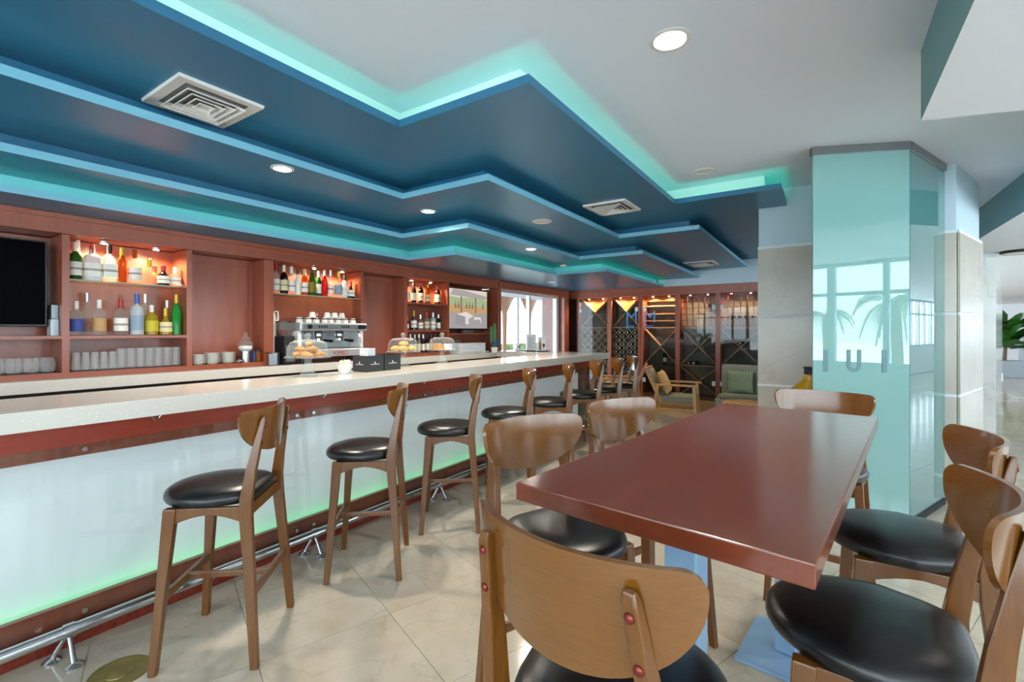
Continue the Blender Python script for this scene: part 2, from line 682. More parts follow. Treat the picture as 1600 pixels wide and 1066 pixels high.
# ------------------------------------------------------------------ walls and ceilings
structure(MB().box(-5.0, -4.76, -4.2, 6.2, 0, ZC).build('wall_left', 'cherry_dark'), 'dark red wall behind the back bar shelves', 'wall')
structure(MB().box(-5.0, -4.5, 6.2, 8.62, 2.12, ZC).build('wall_left_lintel', 'white_paint'), 'wall above the garden door opening', 'wall')
structure(MB().box(-5.0, -4.5, 8.62, 9.4, 0, ZC).build('wall_left_return', 'cherry_dark'), 'dark wall strip between garden door and wine cabinets', 'wall')
structure(MB().box(-4.5, 1.75, 9.18, 9.4, 0, ZC).build('wall_back', 'cellar_dark'), 'wall behind the wine cabinets', 'wall')
structure(MB().box(-2.62, 1.75, YB + .005, 9.18, 2.232, ZC - .001).build('trim_1', 'pale_blue'), 'pale blue band above the wine cabinets', 'trim')
structure(MB().prism([(-4.5, 9.2), (-4.5, 9.21), (1.75, 9.21), (3.3, 16.0), (3.5, 16.0), (1.95, 9.2)], 0, ZC).build('wall_lobby_side', 'white_stone'),
          'bright white marble wall leading into the lobby', 'wall')
structure(MB().box(-5.2, 14, 25.6, 25.9, 0, ZC).build('wall_lobby_end', 'white_paint'), 'white end wall of the lobby', 'wall')
structure(MB().box(-5.2, -4.98, -4.2, -4.0, 0, ZC).build('wall_corner', 'white_paint'), 'corner wall piece beside the added rear windows', 'wall')
structure(MB().prism([(-5.2, -4.2), (1.98, -2.75), (13.75, 25.5), (13.75, 26), (-5.2, 26)], ZC, ZC + .2).build('ceiling', 'ceiling_paint'), 'high pale grey ceiling over the bar tables', 'ceiling')
low = MB()
lowpoly = [(.38, -3.0), (1.95, -2.72), (13.65, 25.4), (13.65, 25.7), (1.41, 25.7), (1.41, 3.36), (.38, 3.03)]
low.prism(lowpoly, ZL, ZC + .01, 0, 1)
structure(low.build('ceiling_lower', ['white_paint', 'teal_paint']), 'lowered white ceiling with grey teal vertical edges', 'ceiling')

# stepped blue soffits
LV = [('ceiling_step_top', 2.62, [(-2.1, 1.935), (-1.2, 4.55), (-.325, 5.2), (-.571, YB)], True),
      ('ceiling_step_upper', 2.49, [(-2.86, 2.675), (-2.0, 5.2), (-1.12, YB)], False),
      ('ceiling_step_lower', 2.36, [(-3.58, 3.34), (-2.72, 5.65), (-1.875, YB)], False),
      ('ceiling_step_lowest', 2.23, [(-3.98, 3.82), (-3.28, 6.03), (-2.5, YB)], True)]


def step_poly(runs, d=0.0, y0=-4.0, x0=-4.75):
    """outline of a stepped slab: it widens at each Y; d insets the stepped edge"""
    poly = [(x0, y0)]
    y = y0
    for i, (x, yend) in enumerate(runs):
        last = i == len(runs) - 1
        poly.append((x - d, y))
        grow = (not last) and runs[i + 1][0] > x
        y = yend if last else (yend + d if grow else yend - d)
        poly.append((x - d, y))
    poly.append((x0, y))
    return poly


ztops = [ZC, 2.62, 2.49, 2.36]
for (nm, z, runs, led), zt in zip(LV, ztops):
    zs = z + 0.045
    fm = 'blue_soffit' if z > 2.6 else 'blue_fascia'
    body = MB()
    body.prism(step_poly(runs), z, z + .012, 0, 1)
    st = body.build(nm, ['blue_soffit', fm])
    structure(st, {2.62: 'largest and highest blue ceiling step with bright cyan light on its edge',
                   2.49: 'second blue ceiling step holding two lit downlights',
                   2.36: 'third blue ceiling step with pale blue edge',
                   2.23: 'lowest and narrowest ceiling step with cyan light strip above the back bar'}[z], 'ceiling')
    lo_, li_ = step_poly(runs), step_poly(runs, .012)
    for i in range(1, len(lo_) - 2):
        MB().prism([lo_[i], lo_[i + 1], li_[i + 1], li_[i]], z + .012, zs).build('edge_board', fm, st)
    rs = MB().prism(step_poly(runs, .135), z + .012, zt + .001, 0)
    rs.build('riser', ('cove_white' if z > 2.5 else 'blue_fascia') if led else 'blue_soffit', st)
    if led:
        # light strip lying on the slab between its edge and the riser
        outer = step_poly(runs, .02)
        inner = step_poly(runs, .03)
        for i in range(1, len(outer) - 2):
            a, b = outer[i], outer[i + 1]
            c, d_ = inner[i + 1], inner[i]
            MB().prism([a, b, c, d_], z + .0125, z + .018).build('light_strip', 'led_cyan' if z > 2.5 else 'led_cyan_soft', st)

# ------------------------------------------------------------------ window walls (right side, plus unseen rear ones added for light), sky outside
def window_wall(p, q, count, n0, sill, head, label, sub=2):
    p, q = Vector((*p, 0)), Vector((*q, 0))
    d = (q - p)
    L = d.length / count
    ang = math.atan2(d.y, d.x)
    root = structure(MB().box(0, d.length, -.1, .1, 0, sill).build('wall_window_base', 'white_paint'), label[0], 'wall')
    root.location = p
    root.rotation_euler.z = ang
    hd = structure(MB().box(0, d.length, -.1, .1, head, ZC).build('wall_window_header', 'white_paint'), label[1], 'wall')
    hd.location = p
    hd.rotation_euler.z = ang
    H = head - sill
    fm = MB()
    fm.box(0, L, -.05, .05, 0, .05).box(0, L, -.05, .05, H - .05, H).box(0, .05, -.05, .05, .05, H - .05).box(L - .05, L, -.05, .05, .05, H - .05)
    fme = fm.mesh('window_frame', 'alu')
    mme = MB().box(L / 2 - .035, L / 2 + .035, -.04, .04, .05, H - .05).mesh('mullion', 'alu')
    tz = 1.98 - sill
    tme = MB().box(.05, L / 2 - .035, -.03, .03, tz - .025, tz + .025).box(L / 2 + .035, L - .05, -.03, .03, tz - .025, tz + .025).mesh('transom', 'alu')
    w0, w1 = .05, L / 2 - .035
    pl = MB().box(w0, w1, -.004, .004, .05, tz - .025).mesh('pane', 'window_pane')
    pu = MB().box(w0, w1, -.004, .004, tz + .025, H - .05).mesh('pane', 'window_pane')
    for i in range(count):
        o = place(fme, 'window_%d' % (n0 + i), p + d * (i / count) + Vector((0, 0, sill)), (0, 0, ang))
        structure(o, label[2], 'window')
        o['group'] = label[3]
        place(mme, 'mullion', (0, 0, 0), parent=o)
        place(tme, 'transom', (0, 0, 0), parent=o)
        for sx in (0, L / 2 - .015):
            place(pl, 'pane', (sx, 0, 0), parent=o)
            place(pu, 'pane', (sx, 0, 0), parent=o)
    # light portal in the glazing, guides the sky light
    l = bpy.data.lights.new('window_portal', 'AREA')
    l.shape = 'RECTANGLE'
    l.size = d.length
    l.size_y = H
    l.cycles.is_portal = True
    lo = bpy.data.objects.new('window_portal', l)
    COL.objects.link(lo)
    c = (p + q) / 2
    lo.location = (c.x, c.y, (sill + head) / 2)
    nrm = Vector((-d.y, d.x, 0)).normalized()
    lo.location += -nrm * .12 * 1
    lo.rotation_euler = nrm.to_track_quat('-Z', 'Y').to_euler()
    return root


window_wall((1.9, -2.7), (13.6, 25.4), 22, 1, .9, ZL, ('white wall below the slanted window front', 'wall band above the slanted window front',
            'aluminium framed window looking out on palm trees', 'windows of the slanted front'))
window_wall((-4.98, -4.1), (1.9, -2.7), 6, 23, .6, ZL, ('white wall below the added rear windows', 'wall band above the added rear windows',
            'unseen aluminium framed window added behind the bar tables for daylight', 'added windows behind the bar tables'))  # rear glazing is out of view, added to fill the room with daylight
# the window walls must face inward: their normal points to the room
structure(MB().box(-60, 60, -60, 60, -.5, -.3).build('ground', 'ground_out'), 'pale ground outside the building', 'ground')


def palm(x, y, hgt, n, seed, label, size=1.0):
    rnd = random.Random(seed)
    t = thing('palm_tree', label, 'palm tree', (x, y, -.3))
    MB().tube([(0, 0, 0), (.05, .03, hgt * .5), (.02, 0, hgt)], [.13, .1, .09], 10).build('trunk', 'trunk', t, smooth=True)
    for k in range(n):
        az = 2 * PI * k / n + rnd.uniform(-.2, .2)
        up = rnd.uniform(.25, 1.0)
        L = rnd.uniform(.95, 1.25) * size
        m = MB()
        prev = None
        for i in range(11):
            s_ = i / 10
            rr = L * s_ * (1 - .25 * s_)
            zz = hgt + up * L * s_ - 1.15 * L * s_ * s_
            c = Vector((rr * math.cos(az), rr * math.sin(az), zz))
            if prev is not None:
                m.bar(prev, c, .02, .012)
                sd = Vector((-math.sin(az), math.cos(az), 0))
                fw = (c - prev).normalized()
                ln = .34 * size * math.sin(PI * min(1, .15 + s_ * .85)) + .05
                for q in (0, .5):
                    b = prev.lerp(c, q)
                    for sg in (-1, 1):
                        e = b + sd * sg * ln * .75 + fw * ln * .6 - Vector((0, 0, ln * .45))
                        wd = fw * .014
                        m.add([b - wd, b + wd, e, b + Vector((0, 0, .012))], [(0, 1, 2), (1, 3, 2), (3, 0, 2)])
            prev = c
        m.build('frond', 'palm_leaf', t)
    return t


palm(7.75, -2.85, 2.1, 9, 3, 'small palm with drooping fronds outside the slanted windows', .85)
palm(7.0, -.55, 2.3, 11, 5, 'fuller palm close to the slanted window front')
palm(9.6, 4.2, 2.9, 12, 8, 'taller palm further along outside the window front')

# ------------------------------------------------------------------ stone column with frosted glass screen
YC = 5.22
core = [(-.571, YC), (.878, YC), (1.18, 6.05), (.9, 6.6), (-.571, 6.6)]
colm = structure(MB().prism([(-.565, YC + .006), (.874, YC + .006), (1.17, 6.05), (.9, 6.6), (-.565, 6.6)], 0, ZC).build('column', 'pale_blue'),
                 'stone clad column with pale blue painted head', 'column')
zj = [0.0, .215, .889, 1.56, 2.234]
for a, b in zip(zj[:-1], zj[1:]):
    for x0, x1 in ((-.571, .15), (.153, .876)):
        MB().box(x0, x1, YC - .014, YC + .006, a + .013, b - .013).build('stone_panel', 'column_stone', colm, bevel=.0015, seg=1)
    d = Vector((1.18 - .878, 6.05 - YC, 0)).normalized()
    nn = Vector((d.y, -d.x, 0))
    p0 = Vector((.878, YC - .012, 0)) + d * .01
    p1 = Vector((1.18, 6.05, 0))
    q = [p0, p1, p1 + nn * .018, p0 + nn * .018]
    MB().prism([(v.x, v.y) for v in q], a + .013, b - .013).build('stone_panel', 'column_stone', colm, bevel=.0015, seg=1)
for b in zj[1:]:
    MB().box(-.573, .876, YC - .012, YC + .004, b - .012, b + .012).build('joint_strip', 'white_paint', colm)
    d = Vector((1.18 - .878, 6.05 - YC, 0)).normalized()
    nn = Vector((d.y, -d.x, 0))
    p0 = Vector((.878, YC - .012, 0))
    p1 = Vector((1.18, 6.05, 0))
    q = [p0, p1, p1 + nn * .014, p0 + nn * .014]
    MB().prism([(v.x, v.y) for v in q], b - .012, b + .012).build('joint_strip', 'white_paint', colm)

gs = thing('glass_screen', 'tall frosted teal glass screen wrapped around the stone column', 'glass screen', (0, 0, 0))
G0, G1, G2 = Vector((-.09, 4.17, 0)), Vector((.495, 4.43, 0)), Vector((.80, 5.19, 0))


def slab(p, q, t, z0, z1):
    d = (q - p).normalized()
    n = Vector((-d.y, d.x, 0)) * t
    return MB().prism([(p.x, p.y), (q.x, q.y), (q.x + n.x, q.y + n.y), (p.x + n.x, p.y + n.y)], z0, z1)


slab(G0, G1 - (G1 - G0).normalized() * .003, .012, .05, ZC - .06).build('glass_panel', 'teal_frost', gs, label='frosted teal glass sheet with grey letters')
slab(G1 + (G2 - G1).normalized() * .003, G2, .012, .05, ZC - .06).build('glass_panel', 'teal_clear', gs, label='clearer teal glass sheet showing the column')
slab(G0 + Vector((.012, .016, 0)), Vector((-.06, 5.19, 0)), -.012, .05, ZC - .06).build('glass_panel', 'teal_frost', gs)
for a, b in ((G0, G1), (G1, G2)):
    d = (b - a).normalized()
    n = Vector((d.y, -d.x, 0)) * .014
    e = d * .012
    slab(a + n - e * (1 if a is G0 else 0), b + n, .045, ZC - .06, ZC - .001).build('head_channel', 'grey_metal', gs, bevel=.002, seg=1)
    slab(a + n * .6, b + n * .6, .03, 0, .05).build('floor_channel', 'dark_gap', gs)
# letters on the frosted sheet
du = (G1 - G0).normalized()
nu = Vector((du.y, -du.x, 0))
La = math.atan2(du.y, du.x)


def on_glass(s_, z):
    p = G0 + du * s_ + nu * .003
    return (p.x, p.y, z)


for s_ in (.085, .475):
    o = MB().box(-.015, .015, -.002, .002, 0, .165).build('letter', 'letter_grey', gs, label='grey letter on the glass')
    o.location = on_glass(s_, 1.115)
    o.rotation_euler.z = La
um = MB()
prev = None
for i in range(19):
    a = PI + PI * i / 18
    c, sn = math.cos(a), math.sin(a)
    cur = [(.048 * c, 0, .048 + .048 * sn), (.022 * c, 0, .048 + .022 * sn)]
    if prev:
        um.add([prev[0], cur[0], cur[1], prev[1]], [(0, 1, 2, 3)])
    prev = cur
um.add([(-.048, 0, .048), (-.022, 0, .048), (-.022, 0, .165), (-.048, 0, .165)], [(0, 1, 2, 3)])
um.add([(.022, 0, .048), (.048, 0, .048), (.048, 0, .165), (.022, 0, .165)], [(0, 1, 2, 3)])
uo = um.build('letter', 'letter_grey', gs, label='grey letter U on the glass')
uo.location = on_glass(.275, 1.115)
uo.rotation_euler.z = La
mo = uo.modifiers.new('solid', 'SOLIDIFY')
mo.thickness = .003

vs = thing('floor_vase', 'tall amber yellow vase with narrow neck beside the stone column', 'vase', (-.12, 4.72, 0))
MB().lathe([(.10, 0), (.13, .05), (.2, .35), (.24, .6), (.22, .78), (.15, .92), (.06, 1.0), (.05, 1.05)], 28).build('body', 'amber_vase', vs, smooth=True)
MB().lathe([(.05, 1.05), (.046, 1.09), (.055, 1.11), (.045, 1.112), (.035, 1.06)], 24).build('neck', 'black_soft', vs, smooth=True)

# ------------------------------------------------------------------ the bar
XS0, XS1 = -3.2, -2.63
top = MB()
top.prism([(XS1, -4.0), (XS1, 6.47), (-4.4, 6.47), (-4.4, 5.97), (XS0, 5.97), (XS0, -4.0)], 1.018, 1.10)
tag(top.build('bar_worktop', 'ivory_slab', bevel=.004), 'long ivory speckled stone worktop of the bar', 'worktop')
bar = thing('bar_counter', 'long bar front with softly lit frosted glass panels below red wood fascia', 'bar counter', (-2.86, 1, 0))


def part(mb, name, mat, parent, **k):
    o = mb.build(name, mat, parent, **k)
    o.matrix_parent_inverse = Matrix.Translation(parent.location).inverted()
    return o


YE = 6.22
part(MB().box(-2.875, -2.845, -4, YE, .90, 1.017), 'fascia', 'fascia_wood', bar, label='red wood fascia under the worktop')
part(MB().box(-2.905, -2.873, -4, YE, .842, .90), 'rail_upper', 'cherry', bar)
part(MB().box(-2.905, -2.873, -4, YE, .085, .175), 'rail_lower', 'cherry', bar)
part(MB().box(-2.95, -2.83, -4, YE, 0, .085), 'plinth', 'red_granite', bar, label='red granite plinth')
part(MB().box(-3.02, -3.0, -4, YE - .03, .085, 1.017), 'diffuser', 'frost_white', bar, label='white backlit diffuser')
part(MB().box(-2.998, -2.905, -4, YE - .03, .085, .1), 'light_tray', 'frost_white', bar)
part(MB().box(-2.965, -2.935, -4, YE - .04, .101, .107), 'light_strip', 'led_green', bar)
part(MB().box(-3.15, -2.845, YE, YE + .03, 0, 1.017), 'end_panel', 'cherry_dark', bar)
part(MB().box(-3.15, -3.02, -4, YE, 0, 1.017), 'back_body', 'cherry_dark', bar)
for a, b in ((-4.0, -2.62), (-2.62, -.40), (-.40, 1.815), (1.815, 4.03), (4.03, YE)):
    g = part(MB().box(-2.869, -2.861, a + .003, b - .003, .09, .90), 'glass_panel', 'bar_pane', bar)
    for yy in (a + .06, (a + b) / 2, b - .06):
        for zz in (.125, .872):
            sc_ = part(MB().tube([(-2.861, yy, zz), (-2.853, yy, zz)], .011, 10), 'fixing', 'chrome', bar)
rl = thing('foot_rail', 'chrome foot rail running along the bar front', 'foot rail', (-2.72, 1, 0))
part(MB().tube([(-2.72, -4, .125), (-2.72, 6.2, .125)], .026, 14), 'rail', 'chrome', rl, smooth=True)
for yy in (-.55, .62, 1.79, 2.96, 4.13, 5.3):
    b = part(MB().tube([(-2.72, yy - .02, .125), (-2.72, yy + .02, .125)], .031, 14), 'bracket', 'chrome', rl, smooth=True)
    for dx, dy in ((.075, .0), (-.04, -.045)):
        part(MB().tube([(-2.72, yy, .12), (-2.72 + dx * .5, yy + dy * .5, .07), (-2.72 + dx, yy + dy, .012)], [.011, .01, .012], 10)
             .lathe([(.034, 0), (.034, .006), (.014, .02)], 16, (-2.72 + dx, yy + dy, 0)), 'stand', 'chrome', rl, smooth=True)
# bag hooks under the worktop
hk = None
for yy in (.95, 1.9, 2.85, 3.45, 4.15, 4.9, 5.5):
    pts = [(-2.845, yy, 1.005), (-2.82, yy, 1.0), (-2.805, yy + .004, .985), (-2.81, yy + .02, .972), (-2.825, yy + .035, .975), (-2.82, yy + .045, .992)]
    part(MB().tube(pts, .004, 8), 'bag_hook', 'chrome', bar, smooth=True)

dr = thing('floor_drain', 'round brass drain cover set in the floor', 'drain cover', (-2.44, .714, 0))
MB().lathe([(.105, 0), (.105, .004), (.098, .006), (.09, .004), (.05, .004), (.048, .007), (.03, .007)], 36).build('cover', 'brass', dr, smooth=True)

# ------------------------------------------------------------------ back bar
XF, XB = -4.4, -4.68
ZT, ZG, ZW, ZLg = 2.09, 1.785, 1.385, 1.13
tag(MB().box(-4.74, -4.3, -4, 5.965, 1.01, 1.09).build('rear_worktop', 'ivory_slab', bevel=.004), 'ivory stone counter under the bottle shelves', 'worktop')
base = thing('rear_counter_cabinet', 'dark cabinet base below the rear counter', 'cabinet', (-4.5, 1, 0))
part(MB().box(-4.74, -4.4, -3.8, 6.15, 0, 1.008), 'body', 'black_soft', base)
val = thing('back_bar_cornice', 'red brown wooden cornice above the bottle shelves', 'cornice', (XF, 1, ZT))
part(MB().box(-4.74, XF, -4, 6.17, ZT + .005, 2.228), 'board', 'cherry', val)
part(MB().box(XF, XF + .012, -4, 6.17, ZT + .005, ZT + .03).box(XF, XF + .02, -4, 6.17, 2.195, 2.228), 'moulding', 'cherry', val)


def bay(name, y0, y1, label, cat, shelves=(), back=XB, glass=(), light=(), sl=.02, sr=.02, ledge=True):
    t = thing(name, label, cat, (XF, (y0 + y1) / 2, ZLg))
    part(MB().box(XB - .02, XF, y0, y0 + sl, 1.091, ZT), 'side_panel', 'cherry', t)
    part(MB().box(XB - .02, XF, y1 - sr, y1, 1.091, ZT), 'side_panel', 'cherry', t)
    part(MB().box(back - .02, back, y0 + sl, y1 - sr, 1.091, ZT), 'back_panel', 'cherry', t)
    if ledge:
        part(MB().box(back, XF, y0 + sl, y1 - sr, 1.091, ZLg), 'ledge', 'cherry', t)
    for z in shelves:
        part(MB().box(back, XF, y0 + sl, y1 - sr, z - .022, z), 'shelf', 'cherry', t)
    for z in glass:
        part(MB().box(back, XF - .01, y0 + sl, y1 - sr, z - .009, z), 'glass_shelf', 'shelf_glass', t)
    for i, yy in enumerate(light):
        lt = thing('shelf_spotlight', label.split(' with')[0] + (' spotlight', ' second spotlight')[i] + ' glowing warm', 'spotlight', (XF - .09, yy, ZT))
        MB().lathe([(.03, -.002), (.03, -.018), (.022, -.02)], 16).build('housing', 'steel', lt, smooth=True)
        MB().lathe([(.019, -.0205), (.001, -.0225)], 14).build('bulb', 'lamp_warm', lt)
        spot('shelf_lamp', (XF - .13, yy, ZT - .03), 24, 160, (1, .72, .42), .02)
    return t


bay('television_niche', -.4, .988, 'wood niche around the large black television', 'cabinet', (ZW,))
bay('bottle_bay', .988, 1.752, 'bottle niche next to the black television with two rows of bottles', 'cabinet', (ZW,), glass=(ZG,), light=(1.22, 1.55))
bay('panel_bay', 1.752, 2.42, 'plain wood niche above stacked saucers', 'cabinet', (), back=-4.61, sr=.045)
bay('bottle_bay', 2.42, 3.5, 'bottle niche above the espresso machine with one glass shelf', 'cabinet', (), glass=(ZG,), light=(2.95, 3.3), sl=.045, ledge=False)
bay('panel_bay', 3.5, 4.175, 'plain wood niche beside the espresso machine', 'cabinet', (), back=-4.61, sr=.035)
bay('bottle_bay', 4.175, 4.962, 'narrow bottle niche with three rows beside the lit television', 'cabinet', (1.43, ZG), light=(4.35, 4.7))
bay('television_niche', 4.962, 6.17, 'wood niche around the lit television', 'cabinet', (1.385,), ledge=False)
for (y0, y1) in ((1.80, 2.33), (3.55, 4.1)):
    o = tag(MB().box(-4.609, -4.6, y0, y1, 1.135, 2.02).build('door_leaf', 'cherry', bevel=.003), 'flat wooden sliding panel closing a niche ' +
            ('above the saucers' if y0 < 3 else 'beside the espresso machine'), 'panel')

tv = thing('television', 'large switched off black television in wood niche', 'television', (-4.5, .3, 1.45))
part(MB().box(-4.56, -4.50, -.32, .915, 1.45, 2.04), 'casing', 'black', tv, bevel=.004)
part(MB().box(-4.50, -4.497, -.305, .905, 1.462, 2.03), 'screen', 'screen_black', tv)
part(MB().box(-4.6, -4.52, .1, .5, 1.386, 1.405).box(-4.57, -4.54, .28, .32, 1.4, 1.46), 'stand', 'black', tv)
box = thing('receiver_box', 'small grey box standing beside the black television', 'box', (-4.52, .945, 1.386))
part(MB().box(-4.56, -4.46, .925, .966, 1.386, 1.5), 'lower_case', 'alu', box, bevel=.002)
part(MB().box(-4.555, -4.47, .93, .966, 1.501, 1.6), 'upper_case', 'grey_metal', box, bevel=.002)

tv2 = thing('television', 'lit television showing a terrace picture in wood niche', 'television', (-4.5, 5.45, 1.42))
part(MB().box(-4.50, -4.46, 5.03, 5.95, 1.43, 2.04), 'casing', 'black', tv2, bevel=.004)
scr = part(MB().box(-4.46, -4.457, 5.045, 5.935, 1.455, 2.03), 'screen', 'pic_sky', tv2)


def pic(nm, poly, mat, lvl):
    """flat shape of the picture on the screen; coordinates 0..1 across and up"""
    x = -4.4569 + .0004 * lvl
    vs_ = [(x, 5.045 + .89 * a, 1.455 + .575 * b) for a, b in poly]
    m = MB()
    m.add(vs_, [tuple(range(len(vs_)))])
    o = m.build(nm, mat, scr)
    return o


pic('picture_hill', [(0, .35), (1, .35), (1, .75), (.7, .82), (.3, .78), (0, .8)], 'pic_lawn', 1)
pic('picture_field', [(0, .3), (1, .3), (1, .55), (.5, .58), (0, .62)], 'pic_field', 2)
for a in (.12, .2, .4, .48, .56, .85):
    pic('picture_tree', [(a, .52), (a + .06, .52), (a + .035, .72)], 'pic_tree', 3)
pic('picture_floor', [(0, 0), (1, 0), (1, .42), (.6, .36), (0, .4)], 'pic_floor', 3)
pic('picture_roof', [(.02, .84), (.97, .78), (1, .86), (.35, .98), (.1, .99)], 'pic_roof', 3)
for a in (.28, .66):
    pic('picture_post', [(a, .4), (a + .035, .4), (a + .035, .82), (a, .82)], 'pic_post', 4)
pic('picture_chair', [(.15, .1), (.4, .06), (.4, .34), (.17, .36)], 'pic_chair', 4)
pic('picture_table', [(.18, .36), (.42, .43), (.62, .33), (.48, .24), (.5, .12), (.4, .1), (.4, .3)], 'pic_table', 5)
pic('picture_table', [(.62, .3), (.82, .3), (.84, .12), (.78, .24), (.64, .22)], 'pic_table', 5)
part(MB().box(-4.5, -4.46, 5.35, 5.6, 1.386, 1.43), 'stand', 'grey_metal', tv2)

# ------------------------------------------------------------------ garden door at the end of the back bar
dg = thing('garden_door', 'wide glazed door in a red wood frame opening to the garden terrace', 'door', (-4.45, 7.4, 0))
dg['kind'] = 'structure'
part(MB().box(-4.62, -4.38, 6.2, 8.62, 2.10, 2.228), 'frame_head', 'cherry', dg, bevel=.01)
part(MB().box(-4.62, -4.38, 8.42, 8.62, 0, 2.10), 'frame_post', 'cherry', dg, bevel=.01)
part(MB().box(-4.62, -4.42, 6.2, 6.28, 0, 2.10), 'frame_post', 'cherry', dg, bevel=.01)
for yy in (8.36, 8.30):
    part(MB().box(-4.58, -4.5, yy, yy + .035, 0, 2.10), 'sash', 'alu', dg)
part(MB().box(-4.56, -4.5, 6.28, 8.3, 2.06, 2.10), 'sash', 'alu', dg)
for a in (6.28, 7.28):
    part(MB().box(-4.536, -4.53, a, a + 1.01, .03, 2.06), 'pane', 'window_pane', dg)
part(MB().box(-4.57, -4.5, 7.27, 7.31, .0, 2.06), 'sash', 'alu', dg)
# terrace outside
structure(MB().box(-12, -5.0, 4, 16, -.1, 0).build('terrace_ground', 'ground_out'), 'pale terrace paving outside the garden door', 'ground')
pg = thing('pergola', 'white terrace canopy with posts and brown tied curtains outside the garden door', 'pergola', (-8, 10, 0))
part(MB().box(-9.6, -5.05, 6, 16, 2.55, 2.65), 'roof', 'white_paint', pg)
part(MB().box(-7.0, -6.85, 6, 16, 2.3, 2.55), 'beam', 'white_paint', pg)
for yy in (9.4, 10.5, 11.8, 13.2):
    part(MB().box(-7.0, -6.88, yy, yy + .12, 0, 2.3), 'post', 'white_paint', pg)
for yy in (10.0, 11.2, 12.5):
    m = MB()
    m.loft([[(-6.94 + .06 * math.cos(a) * k, yy + (.1 + .3 * (z > 1.9)) * math.sin(a) * k, z) for a in [2 * PI * i / 12 for i in range(12)]]
            for z, k in ((0.05, 1.2), (1.2, .7), (1.9, 1.0), (2.3, 1.1))])
    part(m, 'curtain', 'rack_wood', pg, smooth=True)
tag(MB().box(-8.9, -8.4, 6, 16, 0, 1.0).build('garden_hedge', 'hedge'), 'green clipped hedge beyond the terrace', 'hedge')

# ------------------------------------------------------------------ wine wall
cr = thing('wine_cabinet_cornice', 'red wood cornice over the wine cabinets', 'cornice', (-2.7, YB, 2.07))
part(MB().box(-4.49, -.2, YB, 9.17, 2.075, 2.229), 'board', 'cherry', cr)
part(MB().box(-4.49, -.2, YB - .02, YB - .001, 2.075, 2.1), 'moulding', 'cherry', cr)
tag(MB().box(-4.49, -.2, YB - .04, 9.17, 0, .2).build('cabinet_plinth', 'plinth_wood', bevel=.004), 'light wooden plinth under the wine cabinets', 'plinth')
wine_me = None


def wine_bottle_mesh():
    return MB().lathe([(.001, 0), (.036, .002), (.036, .19), (.03, .215), (.014, .245), (.0135, .3), (.001, .301)], 12).mesh('wine_bottle', 'wine_glass_dark', smooth=True)


WB = wine_bottle_mesh()
WCAP = MB().lathe([(.001, .3), (.015, .301), (.015, .311), (.001, .312)], 10).mesh('cap', 'paper')


def lay_bottle(x, z, label, group, yback=9.14, rx=PI / 2):
    t = place(WB, 'wine_bottle', (x, yback, z), (rx, 0, 0))
    tag(t, label, 'bottle', group)
    place(WCAP, 'cap', (0, 0, 0), parent=t)
    return t


def clip_line(x0, x1, z0, z1, c, sgn):
    """segment of z = sgn*x + c inside the box"""
    pts = []
    for x in (x0, x1):
        z = sgn * x + c
        if z0 - 1e-9 <= z <= z1 + 1e-9:
            pts.append((x, z))
    for z in (z0, z1):
        x = (z - c) / sgn
        if x0 < x < x1:
            pts.append((x, z))
    return pts[:2] if len(pts) >= 2 else None


